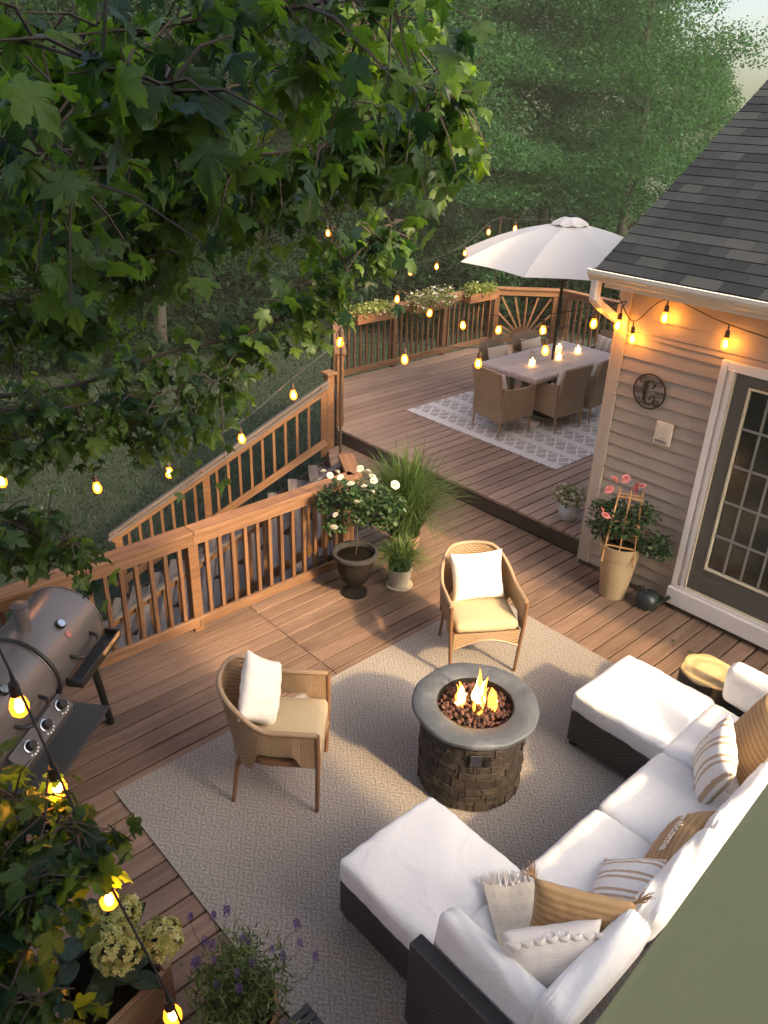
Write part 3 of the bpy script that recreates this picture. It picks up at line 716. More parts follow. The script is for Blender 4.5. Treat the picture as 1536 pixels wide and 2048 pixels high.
# near window sill board below the camera; wall beneath left out for sunlight
rb = tag(empty('window_sill', (0, 0, 0)), 'flat sage green painted window sill above the sofa', 'window sill')
e0, e1_ = Vector((-.2415, .6064, 0))*.52, Vector((-.2803, 1.1718, 0))*.52
dd = (e1_-e0).normalized(); nn = Vector((dd.y, -dd.x, 0)); p0 = e0-dd*.9; p1 = e1_+dd*.35
m = Mb(); zt = CAM_H-.52
vs = [p0, p1, p1+nn*.34, p0+nn*.34]; m.add([Vector((p.x, p.y, zz)) for zz in (zt-.03, zt) for p in vs], [(3, 2, 1, 0), (4, 5, 6, 7), (0, 1, 5, 4), (1, 2, 6, 5), (2, 3, 7, 6), (3, 0, 4, 7)])
m.obj('sill_board', M['green_ledge'], rb, bevel=.006, seg=2)
for s in (.05, .95):
    p = p0+(p1-p0)*s+nn*.28; bar_obj('post', M['green_ledge'], rb, (p.x, p.y, -2.25), (p.x, p.y, zt-.03), .07, .07)  # added unseen posts carry the sill and let the sun pass

# ------------------------------------------------------------------ soft shapes
def cushion_mesh(name, w, d, h, r=.035, puff=.018, n=14, seed=0, wr=.004):
    bm = bmesh.new(); bmesh.ops.create_cube(bm, size=2.0)
    bmesh.ops.subdivide_edges(bm, edges=bm.edges[:], cuts=n, use_grid_fill=True)
    g = np.random.default_rng(seed); ph = g.uniform(0, 6.28, 8); kk = g.uniform(5, 16, 8)
    hx, hy, hz = w/2, d/2, h/2
    for v in bm.verts:
        x, y, z = v.co.x, v.co.y, v.co.z
        f = lambda a: math.copysign(abs(a)**.75, a)
        p = Vector((f(x)*hx, f(y)*hy, z*hz)); rr = min(r, hz*.95)
        q = Vector((max(-hx+rr, min(hx-rr, p.x)), max(-hy+rr, min(hy-rr, p.y)), max(-hz+rr, min(hz-rr, p.z))))
        e = p-q
        if e.length > 1e-6: p = q+e.normalized()*rr
        a, b, c = p.x/hx, p.y/hy, p.z/hz
        bul = puff*(1-min(1, abs(a))**3)*(1-min(1, abs(b))**3)
        p.z += bul*c
        p.x += .35*puff*a*(1-b*b)*(1-c*c); p.y += .35*puff*b*(1-a*a)*(1-c*c)
        edge = max(abs(a), abs(b))**6
        p.z += wr*edge*math.sin(kk[0]*a*1.3+kk[1]*b*1.3+ph[0])*math.sin(kk[2]*a+ph[1])*c+wr*.7*math.sin(kk[3]*.4*a+kk[4]*.4*b+ph[2])
        v.co = p
    me = bpy.data.meshes.new(name); bm.to_mesh(me); bm.free()
    me.polygons.foreach_set('use_smooth', [True]*len(me.polygons))
    ul = me.uv_layers.new(name='UVMap'); co = [v.co for v in me.vertices]
    ul.data.foreach_set('uv', [c for l in me.loops for c in (co[l.vertex_index].x, co[l.vertex_index].y)])
    return me
def cushion(name, mat, parent, c, w, d, h, rot=(0, 0, 0), **k):
    return mobj(name, cushion_mesh(name, w, d, h, **k), mat, parent, c, rot)
def pillow_mesh(w, h, th, n=22, k=.09, seed=0, wr=.006):
    g = np.random.default_rng(seed); ph = g.uniform(0, 6.28, 6); m = Mb()
    def side(sg):
        def fn(a, b):
            u, v = 2*a-1, 2*b-1
            x = w/2*u*(1-k*abs(u)**2*(1-v*v)); z = h/2*v*(1-k*abs(v)**2*(1-u*u))
            t = th/2*(max(0, 1-u*u)**.42)*(max(0, 1-v*v)**.42)
            t *= 1+.10*math.sin(3*u+ph[0])*math.sin(2.5*v+ph[1])
            e = max(abs(u), abs(v))
            t += wr*math.sin(14*math.atan2(v, u)+ph[2])*e**2*(1-e**6)
            return (x, sg*t, z)
        return fn
    m.grid(side(1), n, n, uv=(w, h), flip=False); m.grid(side(-1), n, n, uv=(w, h), flip=True)
    me = m.mesh('pillow', smooth=75)
    bm = bmesh.new(); bm.from_mesh(me); bmesh.ops.remove_doubles(bm, verts=bm.verts[:], dist=.0005); bm.to_mesh(me); bm.free()
    return me
def pillow(label, mat, c, w, h, th, face, tilt=20, spin=0, seed=0, group='throw pillows', **k):
    """face: azimuth (deg) the front (local -y) looks to, tilt: leaning back (deg), spin in its own plane"""
    rot = Matrix.Rotation(R(face+90), 3, 'Z') @ Matrix.Rotation(R(-tilt), 3, 'X') @ Matrix.Rotation(R(spin), 3, 'Y')
    o = mobj('pillow', pillow_mesh(w, h, th, seed=seed, **k), mat, None, c, rot.to_euler())
    return tag(o, label, 'pillow', group)
def tassel(parent, p, d, L=.08, n=14, mat=None):
    m = Mb(); p, d = Vector(p), Vector(d).normalized()
    for i in range(n):
        q = Vector(rng.normal(0, .35, 3)); e = p+(d+q).normalized()*L*rng.uniform(.7, 1.1); mdl = p+(e-p)*.5+Vector(rng.normal(0, .006, 3))
        m.tube([p, mdl, e], [.004, .003, .0015], 4)
    m.tube([p-d*.01, p+d*.012], [.006, .009], 6)
    return m.obj('tassel', mat or M['jute'], parent)

# ------------------------------------------------------------------ rugs
def rug(name, label, mat, c, w, d, th, z, edge=None):
    o = tag(empty(name, (c[0], c[1], z)), label, 'rug')
    m = Mb()
    def fn(u, v): return ((u-.5)*w, (v-.5)*d, th+.0025*math.sin(u*9+v*4)*math.sin(v*7)+.0015*math.sin(u*31)*math.sin(v*23))
    m.grid(fn, 40, 40); n = 40
    m.add([((i/39-.5)*w, s*d/2, 0) for s in (-1, 1) for i in range(40)]+[((i/39-.5)*w, s*d/2, fn(i/39, (s+1)/2)[2]) for s in (-1, 1) for i in range(40)],
          [(i, i+1, 80+i+1, 80+i) for i in range(39)]+[(40+i+1, 40+i, 120+i, 120+i+1) for i in range(39)])
    m.add([(s*w/2, (i/39-.5)*d, 0) for s in (-1, 1) for i in range(40)]+[(s*w/2, (i/39-.5)*d, fn((s+1)/2, i/39)[2]) for s in (-1, 1) for i in range(40)],
          [(i+1, i, 80+i, 80+i+1) for i in range(39)]+[(40+i, 40+i+1, 120+i+1, 120+i) for i in range(39)])
    m.obj('pile', mat, o, smooth=50)
    if edge:
        for s in (-1, 1):
            Mb().tube([((i/20-.5)*w, s*d/2, th*.55) for i in range(21)], th*.55, 6).obj('binding', edge, o, smooth=60)
            Mb().tube([(s*w/2, (i/20-.5)*d, th*.55) for i in range(21)], th*.55, 6).obj('binding', edge, o, smooth=60)
    return o
rug('area_rug', 'large beige heathered rug with woven lozenges under the fire pit', M['rug'], (-2.42, 3.14), 2.84, 3.62, .010, .004, M['rug_edge'])
rug('dining_rug', 'pale rug with bands of lozenges under the dining table', M['rug2'], (-6.22, 8.98), 2.56, 3.22, .008, ZU+.004)

# ------------------------------------------------------------------ fire pit
FC = Vector((-2.475, 3.17, .016)); fp = tag(empty('fire_pit', FC), 'round stacked stone fire pit with slate top and lava rock', 'fire pit')
FH = .61
g_ = np.random.default_rng(3); z = .01; nst = 0
while z < FH-.075:
    hh = min(g_.choice([.045, .055, .065, .075]), FH-.065-z); a = g_.uniform(0, 6.28); a_end = a+2*math.pi
    while a < a_end-.05:
        da = min(g_.uniform(.26, .62), a_end-a)
        if a_end-a-da < .15: da = a_end-a
        r1 = .338+g_.uniform(-.004, .004); seg_ = 4; m = Mb(); v = []
        for i in range(seg_+1):
            t_ = a+.003+(da-.006)*i/seg_; rr = r1+g_.normal(0, .0018)
            for (r_, z_) in ((.29, z+.002), (rr, z+.002), (rr+g_.normal(0, .0018), z+hh*.5), (rr-.002, z+hh-.003), (.29, z+hh-.003)): v.append((r_*math.cos(t_), r_*math.sin(t_), z_))
        f = [(5*i+j, 5*(i+1)+j, 5*(i+1)+j+1, 5*i+j+1) for i in range(seg_) for j in range(4)]+[(0, 1, 2, 3, 4)[::-1], tuple(5*seg_+j for j in range(5))]
        m.add(v, f); m.obj('stone', M['ledge'], fp, bevel=.003); a += da
    z += hh
Mb().lathe([(.30, 0), (.30, FH-.09), (0, FH-.095)], 40).obj('core', M['urn'], fp, smooth=40)
m = Mb(); NA = 72
def toprim(r, a): return r*(1+.008*math.sin(5*a+1)+.005*math.sin(13*a))
prof = [(.245, FH-.035), (.245, FH-.002), (.258, FH+.006), (.33, FH+.008), (.392, FH+.006), (.402, FH-.004), (.400, FH-.03), (.385, FH-.042), (.30, FH-.05), (.245, FH-.035)]
m.grid(lambda u, v: (toprim(prof[round(v*9)][0], u*6.2832)*math.cos(u*6.2832), toprim(prof[round(v*9)][0], u*6.2832)*math.sin(u*6.2832), prof[round(v*9)][1]+.003*math.sin(7*u*6.28+3*v)), NA, 10, cu=True)
m.obj('slate_top', M['slate'], fp, smooth=50)
Mb().lathe([(.246, FH-.002), (.24, FH-.004), (.235, FH-.07), (0, FH-.075)], 48).obj('bowl', M['black'], fp, smooth=50)
NR = 330; ico = bmesh.new(); bmesh.ops.create_icosphere(ico, subdivisions=1, radius=1.0); iv = np.array([v.co[:] for v in ico.verts]); iff = np.array([[v.index for v in f.verts] for f in ico.faces]); ico.free()
rr = .232*np.sqrt(rng.random(NR)); aa = rng.random(NR)*6.283; sc = rng.uniform(.010, .022, (NR, 3))
RM = rot_mats(rng.random(NR)*6.28, rng.random(NR)*6.28, rng.random(NR)*6.28) * sc[:, None, :]
T = np.stack([rr*np.cos(aa), rr*np.sin(aa), FH-.062+.03*(1-rr/.235)+rng.random(NR)*.022], 1)
iv2 = iv*(1+.18*np.sin(iv[:, [1, 2, 0]]*9.0))
lv = mobj('lava_rock', inst_mesh('lava_rock', iv2, iff, RM, T), M['lava'], fp); tag(lv, kind='stuff')
def flame(x, y, h, r, z0=FH-.04, core=True, tw=1.0):
    pts = []; rs = []
    for i in range(9):
        t_ = i/8; pts.append((x+tw*.018*math.sin(5*t_+x*60)*t_, y+tw*.014*math.sin(6*t_+y*70)*t_, z0+1.2*h*t_)); rs.append(max(.001, r*(math.sin(min(1, t_*1.5+.12)*math.pi*.62))*(1-t_)**.62))
    o = Mb().tube(pts, rs, 9).obj('flame', M['flame_core'] if core else M['flame'], fp, smooth=80)
    return o
for (x, y, h, r, c_) in ((-.01, .03, .225, .030, 0), (.03, .045, .20, .022, 0), (-.10, -.035, .13, .026, 0), (.09, .06, .15, .02, 0), (-.01, .03, .20, .040, 1), (.022, .038, .17, .030, 1), (-.03, .02, .15, .028, 1), (-.085, -.04, .11, .038, 1), (-.06, -.055, .09, .025, 1), (.075, .06, .13, .028, 0), (.085, .072, .10, .022, 1), (.0, .05, .17, .016, 0), (.045, .02, .15, .014, 0), (-.045, .04, .16, .014, 0), (-.12, -.05, .10, .013, 0), (.05, .075, .14, .012, 0), (.11, .06, .10, .012, 0), (.02, -.035, .075, .014, 0), (-.075, -.085, .04, .012, 1), (.07, -.04, .04, .013, 0), (-.045, -.07, .06, .010, 0)): flame(x, y, h, r, core=bool(c_))
ca = R(-41); cd = Vector((math.cos(ca), math.sin(ca), 0)); ct_ = Vector((-cd.y, cd.x, 0))
cp = Mb(); cp.obox(cd*.352+Vector((0, 0, FH-.155)), ct_*.062, cd*.006, Vector((0, 0, .042))); pan = cp.obj('control_plate', M['chrome'], fp, bevel=.003)
Mb().obox(cd*.357+ct_*.034+Vector((0, 0, FH-.155)), ct_*.026, cd*.006, Vector((0, 0, .040))).obj('control_recess', M['black'], fp)
Mb().tube([cd*.36+ct_*.034+Vector((0, 0, FH-.155)), cd*.385+ct_*.034+Vector((0, 0, FH-.155))], .018, 14).obj('knob', M['black'], fp, smooth=40)

# ------------------------------------------------------------------ rattan armchairs
def upath(s):
    """plan of the shell, s 0..1 from right arm tip round the back to the left arm tip"""
    Ls, a, b = .31, .285, .25; La = math.pi*math.sqrt((a*a+b*b)/2); tot = 2*Ls+La; q = s*tot
    if q < Ls: return (.27-q, -a)
    if q > tot-Ls: return (-.04+(q-(tot-Ls)), a)
    t_ = (q-Ls)/La*math.pi; return (-.04-b*math.sin(t_), -a*math.cos(t_))
def sstep(x, a, b): t_ = max(0, min(1, (x-a)/(b-a))); return t_*t_*(3-2*t_)
def rattan_chair(loc, az, label):
    ch = tag(empty('rattan_chair', loc, R(az)), label, 'armchair', 'rattan armchairs')
    def top(s): e = abs(s-.5)*2; return .645+.19*(1-sstep(e, .18, .62))+.0*e
    def bot(s): e = abs(s-.5)*2; return .33+.145*sstep(e, .42, .52)-.085*sstep(e, .80, .87)
    def fn(u, v):
        x, y = upath(u); z0, z1 = bot(u), top(u); z = z0+(z1-z0)*v
        e = 1-min(1, abs(u-.5)*2/.62); lean = .16*max(0, z-.40)*sstep(e, 0, .6)
        return (x-lean, y*(1+.10*max(0, z-.4)), z)
    Mb().sheet(fn, 61, 9, .016, uv=(1.5, .42)).obj('shell', M['rattan'], ch, smooth=60)
    Mb().tube([fn(i/48, 1.0) for i in range(49)], .0165, 8).obj('top_rail', M['rattan_pole'], ch, smooth=60)
    for s in (-1, 1):
        Mb().tube([(.272, s*.292, .645), (.275, s*.288, .45), (.27, s*.275, .25), (.262, s*.262, 0.0)], [.016, .016, .0155, .013], 8).obj('leg', M['rattan_leg'], ch, smooth=60)
        Mb().tube([(-.20, s*.19, .42), (-.235, s*.205, .30), (-.275, s*.222, 0.0)], [.016, .016, .012], 8).obj('leg', M['rattan_leg'], ch, smooth=60)
    m = Mb(); m.sheet(lambda u, v: (.268, -.26+.52*u, (.255+.075*math.sin(u*math.pi))+(.40-(.255+.075*math.sin(u*math.pi)))*v), 25, 6, .014, uv=(.52, .12)); m.obj('apron', M['rattan'], ch, smooth=50)
    Mb().tube([(.272, -.26+.52*i/16, .255+.075*math.sin(i/16*math.pi)) for i in range(17)], .010, 6).obj('apron_edge', M['rattan_pole'], ch, smooth=60)
    m = Mb(); pts = [(.255, -.265)]+[(min(.255, upath(s)[0]+.015), upath(s)[1]*.93) for s in np.linspace(.02, .98, 22)]+[(.255, .265)]
    m.add([(x, y, .36) for x, y in pts]+[(x, y, .395) for x, y in pts], [tuple(range(len(pts)))[::-1], tuple(range(len(pts), 2*len(pts)))]+[(i, (i+1) % len(pts), len(pts)+(i+1) % len(pts), len(pts)+i) for i in range(len(pts))]); m.obj('seat', M['rattan_leg'], ch)
    cs = cushion_mesh('seat_cushion', .52, .50, .085, r=.04, puff=.016, seed=4)
    for v in cs.vertices:
        if v.co.x < -.02: v.co.y *= 1-.38*((-v.co.x-.02)/.24)**2
    mobj('seat_cushion', cs, M['seat'], ch, (.02, 0, .44))
    return ch
C1 = (-3.08-.25*.683, 2.39-.25*.73, .016); C2 = (-3.13-.25*.84, 4.045+.25*.54, .016)
rattan_chair(C1, 45, 'rattan tub armchair whose cream pillow stands on its corner')
rattan_chair(C2, -33, 'rattan tub armchair whose cream pillow sits square, behind the fire pit')
f1 = Vector((math.cos(R(45)), math.sin(R(45)), 0)); l1 = Vector((-f1.y, f1.x, 0))
pillow('cream square pillow standing on its corner in the rattan armchair', M['cream'], Vector(C1)-f1*.115+Vector((0, 0, .72)), .43, .43, .16, 30, 14, 45, 1, group='cream pillows')
f2 = Vector((math.cos(R(-33)), math.sin(R(-33)), 0))
pillow('cream square pillow upright against the rattan chair back', M['cream'], Vector(C2)-f2*.10+Vector((0, 0, .675)), .43, .40, .15, -36, 20, -4, 2, group='cream pillows')

# ------------------------------------------------------------------ sectional sofa and ottomans
def wick_box(parent, name, x0, x1, y0, y1, z0, z1): return Mb().box(x0, x1, y0, y1, z0, z1).obj(name, M['wick_dark'], parent, bevel=.012, seg=2)
SX0, SX1, SY0, SY1 = -1.53, -.80, 1.83, 4.57
sofa = tag(empty('sectional_sofa', (SX0, SY0, 0.016)), 'long dark wicker sectional sofa with white cushions', 'sofa')
L_ = SX1-SX0; W_ = SY1-SY0; mw = W_/4
wick_box(sofa, 'base', 0, L_, 0, W_, .04, .29)
for i in range(4): cushion('seat_cushion', M['fabric'], sofa, (.275, mw*(i+.5), .375), .60, mw-.006, .165, seed=10+i, puff=.016, r=.045, wr=.007, n=20)
wick_box(sofa, 'back_frame', L_-.055, L_, -.02, W_+.2, .10, .62)
for i in range(4): cushion('back_cushion', M['fabric'], sofa, (.605, mw*(i+.5), .635), .15, mw-.002, .36, rot=(0, R(9), 0), seed=20+i, puff=.014, r=.06, wr=.016, n=24)
wick_box(sofa, 'arm', -.05, L_, -.105, -.025, .02, .60); wick_box(sofa, 'arm', -.05, L_, W_+.19, W_+.27, .02, .64)
cushion('arm_cushion', M['fabric'], sofa, (.285, .055, .60), .58, .13, .29, rot=(R(-8), 0, 0), seed=31, puff=.012, r=.055, wr=.007, n=20)
cushion('arm_cushion', M['fabric'], sofa, (.27, W_+.085, .60), .56, .14, .30, rot=(R(7), 0, 0), seed=32, puff=.015, r=.05, wr=.004, n=20)
for x in (.05, L_-.05):
    for y in (.05, W_/2, W_-.05): Mb().box(x-.025, x+.025, y-.025, y+.025, 0, .045).obj('foot', M['black'], sofa)
def ottoman(x0, y0, label, seed):
    o = tag(empty('ottoman', (x0, y0, 0.016)), label, 'ottoman', 'wicker ottomans'); w = .69
    wick_box(o, 'base', .008, w-.008, .008, w-.008, .04, .29)
    cushion('cushion', M['fabric'], o, (w/2, w/2, .37), w, w, .165, seed=seed, puff=.018, r=.035, wr=.006, n=22)
    for x in (.05, w-.05):
        for y in (.05, w-.05): Mb().box(x-.025, x+.025, y-.025, y+.025, 0, .045).obj('foot', M['black'], o)
ottoman(-2.235, 1.845, 'white cushioned dark wicker ottoman touching the throw blanket end', 41)
ottoman(-2.235, 3.905, 'white cushioned dark wicker ottoman beside the log side table', 42)
p = pillow('tan jute pillow with corner tassels beside the far arm cushion', M['jute'], (-1.10, 4.12, .69), .47, .47, .17, 226, 22, 8, 51)
for (x, z) in ((-.23, .23), (.23, .23), (-.23, -.23)): tassel(p, (x, 0, z), (x, 0, z), .07)
pillow('tan and white striped pillow standing next to the tasselled jute pillow', M['stripe'], (-1.20, 3.80, .67), .42, .42, .17, 214, 12, 14, 52)
p = pillow('tan jute lumbar pillow with white stitched lettering', M['jute'], (-1.055, 3.15, .615), .52, .30, .15, 188, 40, 2, 53)
cu = bpy.data.curves.new('lettering', 'FONT'); cu.body = 'welcome'; cu.size = .085; cu.align_x = 'CENTER'; cu.extrude = .002; cu.materials.append(M['offwhite'])
tmp = bpy.data.objects.new('lettering_curve', cu); lme = bpy.data.meshes.new_from_object(tmp); bpy.data.objects.remove(tmp)
to = mobj('lettering', lme, None, p); to.location = (0, -.079, .02); to.rotation_euler = (R(90), 0, 0)
pillow('tan and white striped pillow lying against the sofa back', M['stripe'], (-1.08, 2.70, .585), .50, .36, .16, 200, 58, 3, 54)
p = pillow('tan jute pillow with tassels over the end of the throw blanket', M['jute'], (-1.10, 2.33, .665), .46, .42, .16, -55, 14, 2, 55)
for (x, z) in ((-.23, .21), (.23, .21), (-.23, -.19)): tassel(p, (x, 0, z), (x, 0, z), .08)
p = pillow('white pillow with braided trim beside the wicker arm', M['offwhite'], (-1.075, 2.10, .66), .46, .40, .19, -33, 16, 0, 56)
br = Mb(); 
for s in range(2): br.tube([(-.21+.42*i/30, -.030+.022*math.sin(i*.8+s*3.14), .168-.012*abs(i-15)/15) for i in range(31)], .013, 6)
br.obj('braid', M['offwhite'], p, smooth=60)
# throw
tb = tag(empty('throw_blanket', (0, 0, 0)), 'beige checked throw blanket with tasselled end across the seat', 'throw blanket')
ta, td, tw_ = Vector((-1.60, 2.27, 0)), Vector((.36, -.26, 0)).normalized(), Vector((.26, .36, 0)).normalized()
def thr(u, v):
    p = ta+td*(u*.60)+tw_*(v*.30); z = .508+.008*math.sin(v*11+u*3)+.004*math.sin(u*17)
    return (p.x, p.y, z)
Mb().sheet(thr, 30, 18, .008, uv=(.9, .5)).obj('cloth', M['throw'], tb, smooth=60)
for i in range(9):
    q = ta+tw_*(.30*(i+.5)/9); o = tassel(tb, (q.x, q.y, .508), (-td.x, -td.y, .15), .075, 12, M['offwhite'])
# log side table
sg_ = tag(empty('log_table', (-1.74, 4.88, 0)), 'sawn log side table with bark sides beside the ottoman', 'side table')
def lg(u, v):
    a = u*6.2832; r_ = .19*(1+.05*math.sin(3*a+1)+.03*math.sin(7*a)); return (r_*math.cos(a)*(1.12), r_*math.sin(a), .44*v)
Mb().grid(lg, 40, 6, cu=True).obj('bark', M['stump_side'], sg_, smooth=60)
m = Mb(); pts = [lg(i/40, 1.0) for i in range(40)]; m.add([(0, 0, .447)]+[(x*.96, y*.96, .447) for x, y, z in pts]+[(x*1.005, y*1.005, .435) for x, y, z in pts], [(0, 1+i, 1+(i+1) % 40) for i in range(40)]+[(1+i, 41+i, 41+(i+1) % 40, 1+(i+1) % 40) for i in range(40)]); m.obj('top', M['log'], sg_)

# ------------------------------------------------------------------ dining set
TC = Vector((-6.31, 8.93, ZU+.012))
tb_ = tag(empty('dining_table', TC), 'long grey washed outdoor dining table under the parasol', 'table')
for i in range(6): Mb().box(-.475+i*.1585, -.475+(i+1)*.1585-.003, -.91, .91, .70, .74).obj('top_plank', M['tabletop'], tb_, bevel=.004)
Mb().box(-.44, .44, -.88, .88, .655, .70).obj('apron', M['tabletop'], tb_)
for y in (-.62, .62):
    Mb().box(-.06, .06, y-.06, y+.06, .06, .655).obj('leg', M['tabletop'], tb_, bevel=.006); Mb().box(-.36, .36, y-.05, y+.05, 0, .06).obj('foot', M['tabletop'], tb_, bevel=.008)
def dining_chair():
    ch = empty('dining_chair', (0, 0, ZU+.012)); W = M['wick_tan']
    Mb().sheet(lambda u, v: (-.235-.09*v*v-.03*math.cos((u-.5)*3.0)*v, (-.255+.51*u)*(1+.03*v), .20+.66*v+.02*math.sin(u*math.pi)*v), 14, 14, .035, uv=(.5, .66)).obj('backrest', W, ch, smooth=50)
    for s in (-1, 1):
        Mb().sheet(lambda u, v: (-.25+.52*u, s*(.268+.012*u), .22+.02*u+(.655-.25*0-.035*math.sin(u*math.pi)-.02*u-.22)*v), 14, 8, .038, uv=(.5, .44)).obj('side_panel', W, ch, smooth=50)
    Mb().box(.225, .262, -.255, .255, .24, .40).obj('apron', W, ch, bevel=.008)
    Mb().box(-.23, .25, -.255, .255, .34, .395).obj('seat', W, ch, bevel=.006)
    for x, y, dx in ((.255, .265, .015), (.255, -.265, .015), (-.235, .25, -.03), (-.235, -.25, -.03)):
        l = Mb().tube([(x, y, .26), (x+dx, y, .0)], [.019, .012], 8).obj('leg', M['rattan_pole'], ch, smooth=60)
    cushion('seat_cushion', M['offwhite'], ch, (.01, 0, .425), .46, .47, .07, seed=61, n=10)
    return ch
dc0 = dining_chair()
dcs = [((-6.22, 7.86), 82, 'wicker dining chair at the table end nearest the deck step', 'striped'),
       ((-5.90, 8.56), 176, 'wicker dining chair on the house side of the table, next to the end chair', 'plain'),
       ((-5.88, 9.24), 182, 'wicker dining chair on the house side of the table, partly behind the house corner', 'plain'),
       ((-6.80, 8.62), 4, 'wicker dining chair on the railing side of the table, nearer the deck step', 'plain'),
       ((-6.80, 9.34), -2, 'wicker dining chair on the railing side of the table, farther from the deck step', 'plain'),
       ((-6.30, 10.10), -93, 'wicker dining chair at the table end by the parasol side railing', 'striped')]
for i, (xy, az, lb, pl) in enumerate(dcs):
    c = dc0 if i == 0 else copy_tree(dc0)
    c.location = (*xy, ZU+.012); c.rotation_euler = (0, 0, R(az)); tag(c, lb, 'dining chair', 'dining chairs')
    f = Vector((math.cos(R(az)), math.sin(R(az)), 0))
    lbs = ['striped pillow on the dining chair at the table end near the step', 'white pillow on the house side dining chair next to the end chair', 'white pillow on the dining chair partly behind the house corner',
           'white pillow on the railing side dining chair nearer the step', 'white pillow on the railing side dining chair farther from the step', 'striped pillow on the dining chair at the far table end']
    pillow(lbs[i], M['stripe'] if pl == 'striped' else M['cream'], Vector((*xy, ZU+.66))-f*.16, .44, .36, .13, az, 16, 0, 70+i, group='dining chair pillows')
# candles
for i, (x, y, h) in enumerate(((-6.24, 8.42, .15), (-6.21, 8.96, .12), (-6.42, 9.24, .17), (-6.24, 9.44, .14))):
    lb = ['glass hurricane candle nearest the deck step end of the table', 'glass hurricane candle against the parasol pole', 'tall glass hurricane candle behind the parasol pole', 'glass hurricane candle towards the far table end'][i]
    c = tag(empty('hurricane_candle', (x, y, ZU+.753)), lb, 'candle', 'table candles')
    Mb().lathe([(.0, 0), (.045, 0), (.048, .01), (.048, h+.05), (.051, h+.055), (.047, h+.05), (.044, .012), (0, .012)], 24).obj('glass', M['candle_glass'], c, smooth=40)
    Mb().lathe([(0, .013), (.040, .013), (.040, h*.55), (.028, h*.55-.006), (0, h*.55-.008)], 20).obj('wax', M['wax'], c, smooth=40)
    Mb().lathe([(0, h*.55-.008), (.007, h*.55+.005), (.008, h*.55+.014), (.003, h*.55+.03), (0, h*.55+.038)], 8).obj('flame', M['candle_fl'], c, smooth=60)
# parasol
UC = Vector((-6.265, 8.9, ZU+.012)); um = tag(empty('parasol', UC), 'off white octagonal market parasol through the dining table', 'parasol')
Mb().tube([(0, 0, .02), (0, 0, 2.50)], .020, 12).obj('pole', M['iron'], um, smooth=60)
Mb().lathe([(0, 0), (.26, 0), (.26, .02), (.22, .05), (.06, .07), (.04, .12), (0, .12)], 28).obj('base', M['black'], um, smooth=40)
Mb().tube([(0, .02, 1.22), (0, .05, 1.22), (0, .09, 1.16)], .008, 6).obj('crank', M['black'], um)
RU, ZR, ZT = 1.42, 2.045, 2.50; ph0 = R(17)
def canopy(a0, a1, r0, r1, z0, z1, n=8, sag=.05):
    def fn(u, v):
        r_ = r0+(r1-r0)*v; a = a0+(a1-a0)*u
        p = Vector((math.cos(a0), math.sin(a0), 0))*(1-u)+Vector((math.cos(a1), math.sin(a1), 0))*u
        s = sag*math.sin(u*math.pi)
        return (p.x*r_*(1-s*.9*v), p.y*r_*(1-s*.9*v), z0+(z1-z0)*v+.06*math.sin(v*math.pi)-s*.35*v*(1-v)*2)
    return fn
for i in range(8):
    a0, a1 = ph0+i*R(45), ph0+(i+1)*R(45)
    Mb().sheet(canopy(a0, a1, .10, RU, ZT, ZR), 9, 12, .003).obj('canopy_panel', M['canvas'], um, smooth=60)
    c, s = math.cos(a0), math.sin(a0)
    Mb().tube([(c*.03, s*.03, ZT-.03), (c*RU*.5, s*RU*.5, (ZT+ZR)/2+.045), (c*RU*.985, s*RU*.985, ZR-.006)], .008, 6).obj('rib', M['iron'], um)
    Mb().tube([(c*.03, s*.03, 1.78), (c*RU*.52, s*RU*.52, (ZT+ZR)/2+.035)], .006, 6).obj('strut', M['iron'], um)
vt = Mb(); nv = 48
vt.sheet(lambda u, v: ((.03+.20*v)*math.cos(u*6.2832)*(1+.0*v), (.03+.20*v)*math.sin(u*6.2832), ZT+.075-.075*v*v-.022*v*abs(math.sin(u*math.pi*8))), 65, 6, .003); vt.obj('vent_cap', M['canvas'], um, smooth=60)
Mb().lathe([(0, ZT+.07), (.05, ZT+.075), (.045, ZT+.10), (.015, ZT+.11), (0, ZT+.112)], 16).obj('finial', M['ornament'], um, smooth=50)
Mb().tube([(0, 0, 1.74), (0, 0, 1.82)], .032, 12).obj('runner', M['iron'], um, smooth=50)

